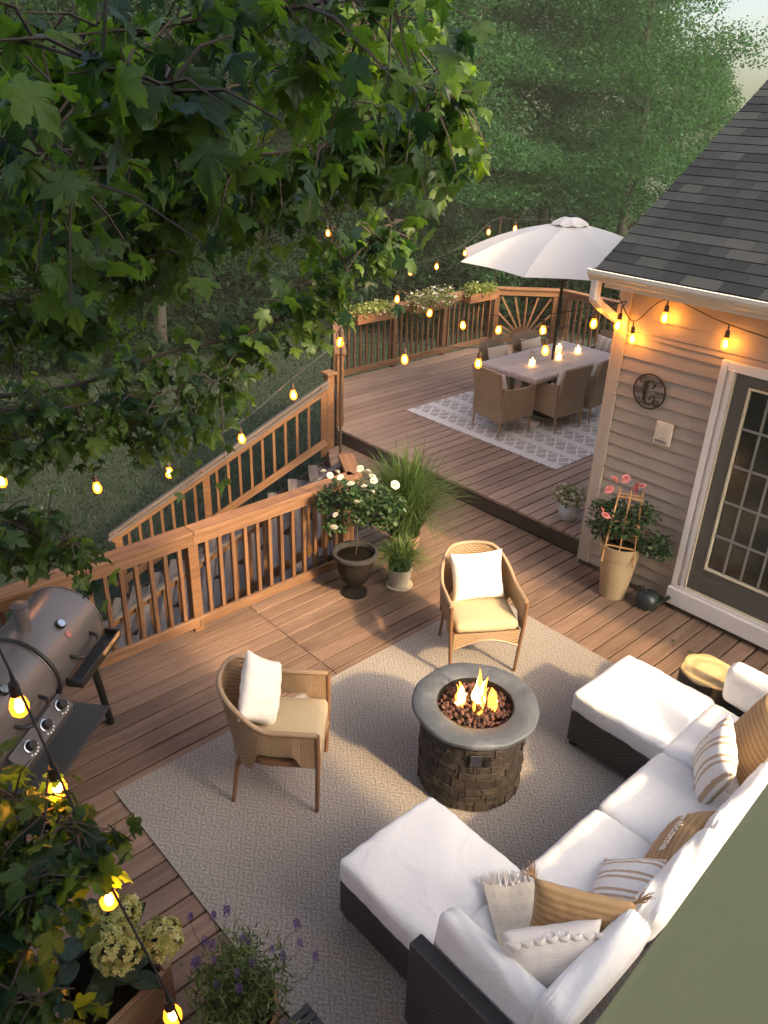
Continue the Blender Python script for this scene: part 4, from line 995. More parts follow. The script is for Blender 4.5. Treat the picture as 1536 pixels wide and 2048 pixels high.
# ------------------------------------------------------------------ grill
GA = math.atan2(-.766, .643); gr = tag(empty('barrel_grill', (-4.71, 1.485, 0), GA), 'black twin barrel grill with dial thermometers and control knobs by the railing', 'grill')
def half(u0, u1, r, t0, t1, zc=.80, n=20, ends=True):
    m = Mb(); m.grid(lambda a, b: (u0+(u1-u0)*a, r*math.cos(R(t0+(t1-t0)*b)), zc+r*math.sin(R(t0+(t1-t0)*b))), 2, n, flip=True)
    if ends:
        for u in (u0, u1):
            pts = [(u, r*math.cos(R(t0+(t1-t0)*b/(n-1))), zc+r*math.sin(R(t0+(t1-t0)*b/(n-1)))) for b in range(n)]; m.add(pts, [tuple(range(n)) if u == u0 else tuple(range(n))[::-1]])
    return m
for (u0, u1) in ((0, .60), (.625, 1.25)):
    half(u0, u1, .272, -5, 182).obj('lid', M['grill'], gr, smooth=30, bevel=.004); half(u0+.005, u1-.005, .262, 182, 355).obj('barrel', M['grill'], gr, smooth=30)
    for u in (u0+.008, u1-.008): Mb().tube([(u, .275*math.cos(R(t_)), .80+.275*math.sin(R(t_))) for t_ in np.linspace(-5, 182, 24)], .005, 6).obj('lid_bead', M['grill'], gr, smooth=60)
    um_ = (u0+u1)/2; t_ = R(52); c = Vector((um_+.03, .272*math.cos(t_), .80+.272*math.sin(t_))); nrm = Vector((0, math.cos(t_), math.sin(t_)))
    ax = nrm.to_track_quat('Z', 'Y').to_matrix()
    th_ = Mb().lathe([(0, 0), (.032, 0), (.034, .02), (.030, .026), (.0, .026)], 20, c, ax).obj('thermometer', M['black'], gr, smooth=40)
    Mb().lathe([(0, .027), (.027, .027), (.025, .029), (0, .0292)], 20, c, ax).obj('dial', M['chrome'], th_, smooth=40)
    t2 = R(36); c2 = Vector((um_+.04, .274*math.cos(t2), .80+.274*math.sin(t2))); ax2 = Vector((0, math.cos(t2), math.sin(t2))).to_track_quat('Z', 'Y').to_matrix()
    Mb().lathe([(0, 0), (.024, 0), (.024, .003), (0, .0032)], 18, c2, ax2).obj('badge', M['red_badge'], gr, smooth=40)
    hh_ = [(um_-.13, .255, .86), (um_-.125, .31, .85), (um_-.09, .34, .84), (um_+.09, .34, .84), (um_+.125, .31, .85), (um_+.13, .255, .86)]
    Mb().tube(hh_, .012, 8).obj('handle', M['black'], gr, smooth=60)
Mb().tube([(.6125, .278*math.cos(R(t_)), .80+.278*math.sin(R(t_))) for t_ in np.linspace(0, 360, 40)], .014, 8).obj('divider_ring', M['black'], gr, smooth=60)
m = Mb(); m.box(.02, .57, .29, .40, .74, .755); m.box(.02, .57, .388, .402, .74, .80); m.box(.02, .034, .29, .40, .74, .80); m.box(.556, .57, .29, .40, .74, .80); m.obj('front_tray', M['black'], gr, bevel=.003)
Mb().box(.05, .29, .400, .412, .775, .802).obj('wood_grip', M['trellis'], gr, bevel=.003)
m = Mb(); m.add([(.61, .262, .735), (1.18, .262, .735), (1.18, .345, .645), (.61, .345, .645), (.61, .25, .60), (1.18, .25, .60), (1.18, .33, .58), (.61, .33, .58)], [(0, 3, 2, 1), (4, 5, 6, 7), (0, 1, 5, 4), (3, 7, 6, 2), (0, 4, 7, 3), (1, 2, 6, 5)]); cpn = m.obj('control_panel', M['grill_panel'], gr, bevel=.003)
for u in (.69, .865, 1.04):
    c = Vector((u, .306, .692)); nrm = Vector((0, .735, .678)); ax = nrm.to_track_quat('Z', 'Y').to_matrix()
    k = Mb().lathe([(0, 0), (.040, 0), (.040, .006), (.034, .008), (0, .008)], 20, c, ax).obj('knob_bezel', M['chrome'], gr, smooth=40)
    Mb().lathe([(0, .008), (.031, .008), (.027, .038), (0, .04)], 16, c, ax).obj('knob', M['black'], gr, smooth=40)
    for q in range(5):
        a = R(-130+q*26); pp = c+ax @ Vector((.052*math.cos(a), .052*math.sin(a), .002)); Mb().obox(pp, (.006, 0, 0), ax @ Vector((0, .006, 0)), nrm*.002).obj('mark', M['white'], k)
m = Mb(); m.box(.14, 1.26, -.2, .30, .20, .225); bs_ = m.obj('lower_shelf', M['grill_shelf'], gr, bevel=.003)
Mb().box(.14, 1.26, -.195, -.185, .226, .30).obj('shelf_back', M['grill_shelf'], gr)
for (x, y) in ((.07, .22), (1.2, .22), (.07, -.2), (1.2, -.2)): Mb().tube([(x, y*.8, .62), (x-.0, y*1.15, 0)], .026, 10).obj('leg', M['black'], gr, smooth=60)
Mb().lathe([(.045, 1.05), (.045, 1.22), (.04, 1.225), (0, 1.225)], 18, (.47, .02, -.0)).obj('chimney', M['grill'], gr, smooth=40)
Mb().lathe([(0, 1.235), (.054, 1.232), (.054, 1.24), (0, 1.246)], 18, (.47, .02, 0)).obj('chimney_cap', M['grill_panel'], gr, smooth=40)

# ------------------------------------------------------------------ plant helpers
LEAF_V = [(0, 0, 0), (0, .5, -.06), (0, 1, -.10), (.30, .48, .03), (-.30, .48, .03)]
LEAF_F = [(0, 3, 1), (1, 3, 2), (0, 1, 4), (1, 2, 4)]
QUAD_V = [(0, 0, 0), (.42, .45, .06), (0, 1, 0), (-.42, .45, .06)]; QUAD_F = [(0, 1, 2, 3)]
FLO_V = [(0, 0, .0)]+[(math.cos(R(a))*r, math.sin(R(a))*r, .18 if r > .6 else .1) for i in range(5) for a, r in ((i*72-27, .75), (i*72, 1.0), (i*72+27, .75), (i*72+36, .42))]
FLO_F = [(0, 1+4*i, 2+4*i) for i in range(5)]+[(0, 2+4*i, 3+4*i) for i in range(5)]
def leaf_part(name, mat, parent, pts, size, pitch=(-.9, .6), tv=LEAF_V, tf=LEAF_F, kind='stuff', smin=.7, smax=1.25, yaw=None, loc=None):
    pts = np.asarray(pts, float); N = len(pts)
    yw = rng.uniform(0, 6.283, N) if yaw is None else np.asarray(yaw)
    RM = rot_mats(yw, rng.uniform(*pitch, N), rng.normal(0, .4, N))*(size*rng.uniform(smin, smax, N))[:, None, None]
    o = mobj(name, inst_mesh(name, tv, tf, RM, pts), mat, parent, loc)
    if kind: tag(o, kind=kind)
    return o
def blob(n, c, r, shell=.35, squash=(1, 1, 1)):
    d = rng.normal(size=(n, 3)); d /= np.linalg.norm(d, axis=1, keepdims=True)
    rr = (shell+(1-shell)*rng.random(n))**(1/2.0)
    return np.asarray(c)+d*rr[:, None]*r*np.asarray(squash)
def rose_mesh():
    m = Mb()
    for ring, (n, tilt, rr, h) in enumerate(((6, 1.05, 1.0, .2), (5, .65, .75, .45), (4, .3, .45, .6))):
        for k in range(n):
            a = k*6.283/n+ring*.5; ca, sa = math.cos(a), math.sin(a)
            def fn(u, v, a=a, tilt=tilt, rr=rr, h=h):
                w = (u-.5)*1.25*math.sin(min(1, v*1.15+.2)*math.pi*.62); r_ = rr*(.15+.85*v*math.sin(tilt+.3)); z = h*(.2+.9*v*math.cos(tilt))+.05*math.sin(u*3.1)
                r_ -= .12*(abs(u-.5)*2)**2*v
                return (r_*math.cos(a)-w*rr*math.sin(a), r_*math.sin(a)+w*rr*math.cos(a), z)
            m.grid(fn, 4, 4)
    return m
def rose_obj(mat, parent, p, s, me, name='rose'):
    o = mobj(name, me, mat, parent, p, (rng.normal(0, .5), rng.normal(0, .5), rng.random()*6), (s, s, s)); return o
def tinted(m, name):
    me = m.mesh(name, smooth=60); a = me.attributes.new('tint', 'FLOAT', 'POINT'); a.data.foreach_set('value', rng.random(len(me.vertices)).astype(np.float32)); return me
ROSE = tinted(rose_mesh(), 'rose'); ROSE_W = ROSE; ROSE_P = ROSE.copy()
def stems(parent, name, pairs, r, mat):
    m = Mb()
    for a, b in pairs:
        a, b = Vector(a), Vector(b); mid = (a+b)/2+Vector(rng.normal(0, .03, 3)); m.tube([a, mid, b], [r, r*.8, r*.5], 5)
    return m.obj(name, mat, parent, smooth=60)
def blades(parent, name, mat, c, n, h, spread, w=.006, droop=1.0, seg=7, r0=.05):
    V, Fc, tint = [], [], []
    for i in range(n):
        a = rng.uniform(0, 6.283); L = h*rng.uniform(.55, 1.1); sp = spread*rng.uniform(.15, 1.0); b = rng.uniform(0, 6.283); rr = r0*math.sqrt(rng.random())
        x0, y0 = c[0]+rr*math.cos(b), c[1]+rr*math.sin(b); base = len(V); ca, sa = math.cos(a), math.sin(a); t0 = rng.random(); ww = w*rng.uniform(.6, 1.3)
        for k in range(seg+1):
            t_ = k/seg; rad = sp*t_**1.6; z = L*(t_-droop*.42*sp/max(spread, 1e-3)*t_**3)
            px, py, pz = x0+ca*rad, y0+sa*rad, c[2]+z; hw = ww*(1-t_)**.7+.0006
            V += [(px-sa*hw, py+ca*hw, pz), (px+sa*hw, py-ca*hw, pz)]; tint += [t0, t0]
            if k: q = base+2*k; Fc.append((q-2, q-1, q+1, q))
    me = bpy.data.meshes.new(name); me.from_pydata(V, [], Fc); at = me.attributes.new('tint', 'FLOAT', 'POINT'); at.data.foreach_set('value', tint)
    o = mobj(name, me, mat, parent); return tag(o, kind='stuff')

# ------------------------------------------------------------------ potted plants
# urn with white standard rose
u_ = tag(empty('urn_planter', (-4.66, 4.03, 0)), 'dark stone pedestal urn by the railing end holding a white rose', 'urn')
Mb().lathe([(0, 0), (.115, 0), (.118, .02), (.075, .05), (.06, .085), (.075, .105), (.12, .16), (.155, .25), (.172, .36), (.175, .40), (.168, .40)], 36).obj('bowl', M['urn'], u_, smooth=40)
Mb().lathe([(.168, .395), (.205, .40), (.212, .415), (.205, .435), (.178, .438), (.168, .42), (.165, .395)], 40).obj('rim', M['urn_rim'], u_, smooth=50)
Mb().lathe([(.170, .385), (.1, .40), (0, .408)], 28).obj('soil', M['soil'], u_, smooth=60)
wr = tag(empty('white_rose', (-4.66, 4.03, .40)), 'white rose standard with loose blooms growing in the dark urn', 'rose')
stems(wr, 'stem', [((0, 0, 0), (.01, .0, .42)), ((.01, 0, .40), (-.12, .05, .62)), ((.01, 0, .4), (.12, .08, .66)), ((.0, 0, .38), (-.16, -.12, .52)), ((.01, 0, .4), (.05, -.08, .7)), ((0, 0, .3), (-.2, -.1, .30))], .008, M['twig'])
cl = np.concatenate([blob(230, c, r, .1, (1, 1, .75)) for c, r in (((0, 0, .5), .18), ((-.16, -.05, .58), .15), ((.13, .08, .6), .17), ((.05, -.08, .66), .14), ((-.2, -.16, .5), .12), ((.24, .2, .54), .13), ((-.16, -.1, .28), .11), ((.0, .1, .38), .15), ((.2, .14, .40), .12))])
leaf_part('leaf_spray', M['rose_leaf'], wr, cl, .05)
for p in ((647, 943), (660, 951), (674, 946), (681, 955), (640, 960), (720, 938), (735, 945), (745, 953), (748, 962), (728, 973), (702, 968), (790, 970), (745, 985), (671, 1030), (668, 1055), (713, 1005)):
    q = PD(*p, 5.97+rng.normal(0, .05))-Vector((-4.66, 4.03, .40)); rose_obj(M['petal_w'], wr, q, rng.uniform(.026, .040), ROSE_W)
# ornamental grasses
GP = PZ(806, 1108, 0)
gp1 = tag(empty('grass_pot', GP), 'wicker basket pot hidden under the tall ornamental grass', 'pot')
Mb().lathe([(0, 0), (.13, 0), (.16, .22), (.17, .25), (.155, .25), (.15, .22), (0, .21)], 24).obj('pot', M['wick_tan'], gp1, smooth=40)
tg = tag(empty('ornamental_grass', (GP.x, GP.y, .22)), 'tall arching ornamental grass beside the white rose', 'grass plant')
blades(tg, 'blades', M['tall_grass'], (0, 0, 0), 900, 1.02, .66, .0068, 1.05, r0=.14)
blades(tg, 'blades', M['tall_grass'], (.0, 0, 0), 420, .85, .78, .004, 1.9, r0=.12)
gp2 = tag(empty('ribbed_pot', (-4.49, 4.43, 0)), 'cream ribbed pot with saucer at the foot of the grasses', 'pot')
Mb().lathe([(0, .012), (.075, .012), (.08, .02)]+[(.08+.03*(i/10)+(.004 if i % 2 else 0), .02+.017*i) for i in range(11)]+[(.112, .20), (.10, .20), (.095, .18), (0, .18)], 32).obj('pot', M['cream_pot'], gp2, smooth=50)
Mb().lathe([(0, 0), (.115, 0), (.125, .018), (.118, .02), (.105, .011), (0, .011)], 32).obj('saucer', M['cream_pot'], gp2, smooth=50)
sg2 = tag(empty('small_grass', (-4.49, 4.43, .18)), 'short bushy grass growing from the cream ribbed pot', 'grass plant')
blades(sg2, 'blades', M['tall_grass'], (0, 0, 0), 620, .38, .34, .0050, 1.6, r0=.085)
# white pot on the upper deck
wp = tag(empty('white_pot', (-4.10, 6.46, ZU)), 'white glazed round pot on the upper deck beside the house corner', 'pot')
Mb().lathe([(0, 0), (.07, 0), (.072, .012), (.098, .05), (.112, .10), (.106, .15), (.088, .175), (.092, .19), (.084, .19), (.08, .17), (0, .165)], 36).obj('pot', M['white_pot'], wp, smooth=40)
wf = tag(empty('white_flowers', (-4.10, 6.46, ZU+.17)), 'mound of small white daisies growing in the white pot', 'flowers')
leaf_part('leaf_spray', M['pale_leaf'], wf, blob(420, (0, 0, .10), .19, .1, (1, 1, .55)), .04)
stems(wf, 'stem', [((0, 0, 0), tuple(blob(1, (0, 0, .12), .15, .5)[0])) for _ in range(18)], .003, M['tall_grass'])['kind'] = 'stuff'
for p in blob(46, (0, 0, .13), .19, .85, (1, 1, .6)):
    if p[2] < .06: continue
    d = Vector((p[0], p[1], p[2]-.02)).normalized(); o = mobj('daisy', bpy.data.meshes.get('daisy') or inst_mesh('daisy', FLO_V, FLO_F, np.eye(3)[None], np.zeros((1, 3))), M['petal_w'], wf, p, d.to_track_quat('Z', 'Y').to_euler(), (.020,)*3)
# beige planter with pink rose and trellis
pl = tag(empty('tall_planter', (-3.13, 5.86, 0)), 'tall beige tapered planter by the patio door', 'planter')
Mb().lathe([(0, 0), (.115, 0), (.118, .01), (.165, .42), (.172, .425), (.19, .54), (.192, .55), (.178, .55), (.17, .50), (0, .49)], 44).obj('pot', M['planter'], pl, smooth=40)
Mb().lathe([(.172, .495), (.1, .505), (0, .512)], 28).obj('soil', M['soil'], pl, smooth=60)
tr = tag(empty('trellis', (-3.13, 5.86, .40)), 'small wooden A frame ladder trellis standing in the beige planter', 'trellis')
tx = Vector((.62, .78, 0)); ty = Vector((-.78, .62, 0))
tx = Vector((.83, .40, 0)).normalized(); ty = Vector((-.40, .83, 0)).normalized()
for s in (-1, 1):
    for k in (-1, 0, 1):
        a = tx*(.135*k)-ty*(-s)*.16; b = tx*(.095*k)-ty*(-s)*.02+Vector((0, 0, .66+.0*k)); bar_obj('stile', M['trellis'], tr, a+Vector((0, 0, .0)), b, .012, .018)
    for zz in (.16, .38, .60):
        f_ = zz/.66; w_ = .135-.04*f_; o_ = (.16-.14*f_)*s; bar_obj('rung', M['trellis'], tr, -tx*w_+ty*o_*1.0+Vector((0, 0, zz)), tx*w_+ty*o_*1.0+Vector((0, 0, zz)), .010, .018)
pr = tag(empty('pink_rose', (-3.13, 5.86, .50)), 'pink rose bush climbing the wooden trellis', 'rose')
cl = np.concatenate([blob(int(n_*1.7), c, r*1.12, .1, (1, 1, .8)) for n_, c, r in ((260, (0, -.02, .26), .17), (150, (-.20, -.05, .16), .12), (170, (.26, .06, .12), .13), (110, (.12, .05, .36), .12), (90, (-.12, -.02, .36), .10), (70, (.36, .06, .10), .08), (60, (-.28, .02, .28), .07))])
leaf_part('leaf_spray', M['rose_leaf'], pr, cl, .05)
stems(pr, 'stem', [((0, 0, 0), (-.2, -.05, .3)), ((0, 0, 0), (.05, -.02, .45)), ((0, 0, 0), (.3, .06, .15)), ((0, 0, 0), (-.05, .0, .5)), ((0, 0, 0), (.12, .05, .5)), ((0, 0, 0), (-.24, -.05, .12))], .006, M['twig'])
for p, s in (((1228, 960), .036), ((1252, 958), .034), ((1219, 980), .036), ((1276, 977), .046), ((1204, 1020), .022), ((1211, 1032), .036), ((1285, 972), .026)):
    q = PD(*p, 6.42)-Vector((-3.13, 5.86, .50)); rose_obj(M['petal_p'], pr, q, s*1.25, ROSE_P)
# dark round garden ornament
og = tag(empty('watering_can', (-2.80, 5.90, 0)), 'small dark round watering can beside the beige planter', 'watering can')
Mb().lathe([(0, 0), (.06, 0), (.095, .04), (.105, .09), (.09, .14), (.055, .17), (.03, .178), (0, .178)], 28).obj('body', M['ornament'], og, smooth=50)
Mb().tube([(.08, .02, .09), (.14, .04, .13), (.17, .05, .18)], [.022, .015, .02], 10).obj('spout', M['ornament'], og, smooth=60)
Mb().tube([(-.02, 0, .165), (-.05, -.01, .21), (-.1, -.02, .19), (-.11, -.03, .12)], .009, 8).obj('handle', M['ornament'], og, smooth=60)
# flower boxes on the railing
for (y0, y1, lb, nb, mat, lush) in ((7.72, 8.50, 'flower box with straggly pale foliage on the long railing, nearest the stairs', 16, 'pale_leaf', .8), (8.93, 9.72, 'flower box overflowing with white blossoms on the long railing', 190, 'pale_leaf', 1.15), (10.18, 10.88, 'flower box with yellow green foliage by the sunburst corner', 8, 'pale_leaf', .8)):
    L = y1-y0; b = tag(empty('flower_box', (-9.04, (y0+y1)/2, ZU+.84)), lb, 'flower box', 'railing flower boxes')
    m = Mb(); m.box(-.09, .09, -L/2, L/2, 0, .012); 
    for s in (-1, 1): m.add([(s*.09, -L/2, 0), (s*.09, L/2, 0), (s*.11, L/2+.01, .15), (s*.11, -L/2-.01, .15), (s*.078, -L/2, 0), (s*.078, L/2, 0), (s*.098, L/2+.01, .15), (s*.098, -L/2-.01, .15)], [(0, 1, 2, 3), (7, 6, 5, 4), (3, 2, 6, 7), (0, 4, 5, 1), (0, 3, 7, 4), (1, 5, 6, 2)])
    for s in (-1, 1): m.box(-.10, .10, s*L/2-.006, s*L/2+.006, 0, .15)
    m.obj('liner', M['terracotta'], b); Mb().box(-.09, .09, -L/2+.01, L/2-.01, .10, .125).obj('soil', M['soil'], b)
    pts = np.concatenate([blob(150, (rng.normal(.02, .03), y, .17+rng.normal(0, .02)), .19*lush, .1, (1, 1, .8)) for y in np.linspace(-L/2+.06, L/2-.06, 7)])
    leaf_part('foliage', M[mat], b, pts, .05)
    fl = np.concatenate([blob(max(2, nb//5), (.04, y, .20), .19*lush, .8, (1, 1, .8)) for y in np.linspace(-L/2+.1, L/2-.1, 5)])
    leaf_part('blossoms', M['petal_w'], b, fl, .021, (-.5, .5), FLO_V, FLO_F)
# lavender
lv_ = PZ(482, 2015, .33)
lp = tag(empty('lavender_pot', (lv_.x, lv_.y, 0)), 'terracotta brown round pot at the rug corner holding lavender', 'pot')
Mb().lathe([(0, 0), (.12, 0), (.155, .27), (.17, .275), (.172, .33), (.155, .33), (.15, .28), (0, .29)], 36).obj('pot', M['terracotta'], lp, smooth=40)
Mb().lathe([(.152, .29), (0, .30)], 24).obj('soil', M['soil'], lp)
lav = tag(empty('lavender', (lv_.x, lv_.y, .30)), 'bushy green lavender with violet flower spikes', 'lavender')
pts, yw = [], []
sp_list = []
for i in range(330):
    a = rng.uniform(0, 6.283); sp = rng.uniform(.02, .25); L = rng.uniform(.16, .36)*(1.15-sp*1.6); tip = (math.cos(a)*sp, math.sin(a)*sp, L)
    for t_ in np.linspace(.25, 1, 14): pts.append((tip[0]*t_**1.3, tip[1]*t_**1.3, tip[2]*t_))
    if i < 26: sp_list.append((tip, a))
leaf_part('foliage', M['lav_leaf'], lav, np.array(pts)+rng.normal(0, .012, (len(pts), 3)), .042, (-.2, 1.1), [(0, 0, 0), (.10, .5, .02), (0, 1, -.08), (-.10, .5, .02)], QUAD_F)
stems(lav, 'stem', [((t[0], t[1], t[2]*.8), (t[0]*1.5, t[1]*1.5, t[2]*1.40)) for t, a in sp_list], .0018, M['lav_leaf'])['kind'] = 'stuff'
spk = None
for t, a in sp_list:
    if spk is None:
        q = np.stack([.006*np.cos(np.arange(40)*2.4), .006*np.sin(np.arange(40)*2.4), np.arange(40)*.0011], 1); RMm = rot_mats(np.arange(40)*2.4-1.57, rng.uniform(.3, .9, 40), np.zeros(40))*.009
        spk = inst_mesh('flower_spike', QUAD_V, QUAD_F, RMm, q)
    mobj('flower_spike', spk, M['petal_v'], lav, (t[0]*1.5, t[1]*1.5, t[2]*1.40), (-t[1]*1.2, t[0]*1.2, rng.random()*6), (rng.uniform(.8, 1.3),)*3)
# hydrangea in wooden box
hb = tag(empty('planter_box', (-2.50, .66, 0), R(12)), 'square wooden planter box holding green hydrangeas', 'planter')
for s in (-1, 1):
    for zz in range(3):
        Mb().box(-.22, .22, s*.21-.012, s*.21+.012, .02+zz*.125, .14+zz*.125).obj('slat', M['box_wood'], hb, bevel=.004); Mb().box(s*.21-.012, s*.21+.012, -.198, .198, .02+zz*.125, .14+zz*.125).obj('slat', M['box_wood'], hb, bevel=.004)
    for t_ in (-1, 1): Mb().box(s*.205-.02, s*.205+.02, t_*.205-.02, t_*.205+.02, 0, .405).obj('corner_post', M['box_wood'], hb, bevel=.004)
Mb().box(-.195, .195, -.195, .195, .30, .34).obj('soil', M['soil'], hb)
hy = tag(empty('hydrangea', (-2.50, .66, .33)), 'hydrangea with pale green flower heads in the wooden box', 'hydrangea')
heads = [(240, 1832, .72, .085), (236, 1900, .76, .095), (322, 1878, .74, .085), (190, 1845, .66, .07)]
org = Vector((-2.50, .66, .33)); prs = []
for (px, py, z, r_) in heads:
    c = PZ(px, py, z)-org; prs.append(((0, 0, 0), tuple(c))); n = 330; d = rng.normal(size=(n, 3)); d /= np.linalg.norm(d, axis=1, keepdims=True); d = d[d[:, 2] > -.55]; n = len(d)
    P_ = np.asarray(c)+d*(r_*rng.uniform(.86, 1.08, n))[:, None]*np.array([1, 1, .85]); RMm = []
    for k in range(n):
        q = Vector(d[k]).to_track_quat('Z', 'Y').to_matrix(); RMm.append(np.array(q) @ rot_mats(np.array([rng.random()*6]), np.array([rng.normal(0, .55)]), np.array([rng.normal(0, .55)]))[0]*.017*rng.uniform(.8, 1.25))
    mobj('flower_head', inst_mesh('flower_head', FLO_V, FLO_F, np.array(RMm), P_, tint=np.clip(rng.normal(.45, .25, n), 0, 1)), M['petal_g'], hy)
for (px, py, z, r_) in heads: Mb().lathe([(0, -.6*r_)]+[(r_*.78*math.cos(R(a)), r_*.66*math.sin(R(a))) for a in range(-50, 90, 20)]+[(0, r_*.66)], 14, PZ(px, py, z)-org).obj('flower_core', M['hyd_leaf'], hy, smooth=60)
stems(hy, 'stem', prs, .006, M['hyd_leaf'])
HL = Mb(); HL.grid(lambda u, v: ((u-.5)*.72*math.sin(min(1, v+.06)*math.pi)**.8, v, -.22*v*v+.12*abs(u-.5)), 7, 8); HLm = tinted(HL, 'leaf')
for i in range(34):
    a = rng.uniform(0, 6.283); rr_ = rng.uniform(.03, .17)
    mobj('leaf', HLm, M['hyd_leaf'], hy, (rr_*math.cos(a), rr_*math.sin(a), rng.uniform(.08, .33)), (rng.uniform(-.6, .25), rng.normal(0, .25), a-1.57), (rng.uniform(.11, .17),)*3)
for i, (p, lb) in enumerate((((1385, 1307), 'fallen green leaf on the deck between ottoman and patio door'), ((1347, 1278), 'tiny fallen leaf on the deck beside the dark watering can'), ((283, 1614), 'pale fallen leaf on the deck by the rug edge'))):
    q = PZ(*p, .005); o = mobj('fallen_leaf', tinted(Mb().grid(lambda u, v: ((u-.5)*.5*math.sin(min(1, v+.05)*math.pi), v, .12*math.sin(v*3)), 5, 6), 'fallen_leaf'), M['pale_leaf'] if i == 2 else M['tall_grass'], None, q, (0, 0, rng.random()*6), (.045, .045, .045)); tag(o, lb, 'leaf', 'fallen leaves')
# charcoal slatted side table
st_ = tag(empty('slatted_table', (-1.79, .86, 0)), 'low charcoal slatted side table near the lavender pot', 'side table')
for i in range(11): Mb().box(.012+i*.04, .042+i*.04, 0, .44, .37, .385).obj('slat', M['mat_rib'], st_, bevel=.003)
for y in (.0, .42): Mb().box(0, .45, y, y+.02, .34, .369).obj('frame_rail', M['mat_rib'], st_)
for x in (.01, .41):
    for y in (.01, .40): Mb().box(x, x+.03, y, y+.03, 0, .339).obj('leg', M['mat_rib'], st_)

# ------------------------------------------------------------------ string lights
def catmull(pts, n=8):
    P = [Vector(p) for p in pts]; P = [P[0]*2-P[1]]+P+[P[-1]*2-P[-2]]; out = []
    for i in range(1, len(P)-2):
        for k in range(n):
            t_ = k/n; a, b, c, d = P[i-1:i+3]
            out.append(.5*((2*b)+(c-a)*t_+(2*a-5*b+4*c-d)*t_*t_+(3*b-a-3*c+d)*t_**3))
    return out+[P[-2]]
BS = 1.06
SOCK = Mb().lathe([(0, 0), (.014, 0), (.017, -.012), (.018, -.05), (.0, -.05)], 12).mesh('socket', smooth=40)
BULB = Mb().lathe([(0.012, -.048), (.016, -.056), (.026, -.078), (.031, -.10), (.028, -.122), (.015, -.137), (0, -.141)], 16).mesh('bulb', smooth=60)
FILA = Mb().lathe([(0, -.068), (.009, -.074), (.015, -.098), (.012, -.118), (0, -.126)], 10).mesh('filament', smooth=60)
def strand(label, A, B, bulbs, ends=True, r=.0045, drop=.045):
    """bulb pixels are taken at the bulb centre on the vertical plane A-B"""
    pos = [PP(*b, A, B)+Vector((0, 0, .10)) for b in bulbs]       # socket top
    th = tag(empty('string_light', A), label, 'string lights', 'string light strands'); o = Vector(A)
    cab = ([Vector(A)] if ends else [])+[p+Vector((0, 0, drop)) for p in pos]+([Vector(B)] if ends else [])
    ab = (Vector(B)-Vector(A)); ab.z = 0; L2 = ab.length_squared
    cab.sort(key=lambda p: (p-Vector(A)).dot(ab)/L2)
    Mb().tube([p-o for p in catmull(cab)], r, 6).obj('cable', M['cable'], th, smooth=60)
    for p in pos:
        q = p-o; tl = (rng.normal(0, .06), rng.normal(0, .06), rng.random()*6)
        Mb().tube([q+Vector((0, 0, drop)), q+Vector((0, 0, -.003))], .0055, 6).obj('pigtail', M['cable'], th)
        s = mobj('socket', SOCK, M['socket'], th, q, tl, (BS,)*3); mobj('bulb', BULB, M['amber'], th, q, tl, (BS,)*3); mobj('filament', FILA, M['bulb'], th, q, tl, (BS,)*3)
    return th
def pole(label, x, y, z0, z1, r=.012):
    p = tag(empty('light_pole', (x, y, z0)), label, 'pole', 'string light poles'); Mb().tube([(0, 0, 0), (0, 0, z1-z0)], r, 8).obj('tube', M['iron'], p, smooth=60)
    Mb().tube([(0, 0, z1-z0-.02), (.03, .02, z1-z0+.01), (.04, .03, z1-z0-.02)], .005, 6).obj('hook', M['iron'], p); Mb().box(-.02, .02, -.02, .02, .05, .12).obj('bracket', M['iron'], p); return p
P1 = Vector((-5.52, 4.56, 2.06)); P2 = Vector((-9.22, 7.44, 2.42)); P3 = Vector((-9.08, 10.93, 2.34)); P4 = Vector((-8.25, 11.87, 2.34)); H1 = Vector((-3.64, 6.03, 2.56)); P0 = Vector((-5.30, -.9, 2.2))
pole('thin dark light pole at the head of the stairs', P1.x, P1.y, -.3, P1.z)
pole('thin light pole at the upper deck corner near the stairs', P2.x, P2.y, .1, P2.z); pole('thin light pole at the sunburst railing corner', P3.x, P3.y, .1, P3.z); pole('thin light pole behind the parasol', P4.x, P4.y, .1, P4.z); pole('thin light pole on the grill side railing', P0.x, P0.y, -.3, P0.z)
strand('string lights from the stair head pole to the house corner', P1, H1, [(681, 684), (808, 718), (958, 727), (1090, 700), (1238, 650)])
strand('string lights from the upper deck corner pole to the house corner', P2, H1, [(795, 598), (862, 626), (924, 650), (998, 660), (1085, 660), (1188, 647)])
strand('string lights along the long upper deck railing', P2, P3, [(655, 466), (763, 537), (821, 545), (874, 533), (930, 506), (977, 464)])
strand('string lights behind the top of the parasol', P3, P4, [(1030, 457)])
strand('string lights over the stairs in front of the lawn', P0, P1, [(585, 789), (480, 877), (338, 944), (191, 974), (4, 962)])
HW0, HW1 = Vector((-3.66, 6.03, 2.60)), Vector((-1.6, 6.03, 2.46))
strand('string lights pinned along the siding under the gutter', HW0, HW1, [(1262, 677), (1330, 635), (1450, 687)])
NA_, NB_ = PD(-140, 1020, 2.75), PD(430, 2200, 1.62)
strand('string lights slanting over the grill towards the planter box', NA_, NB_, [(36, 1412), (113, 1577), (217, 1800), (340, 2035)], r=.0045, drop=.05)

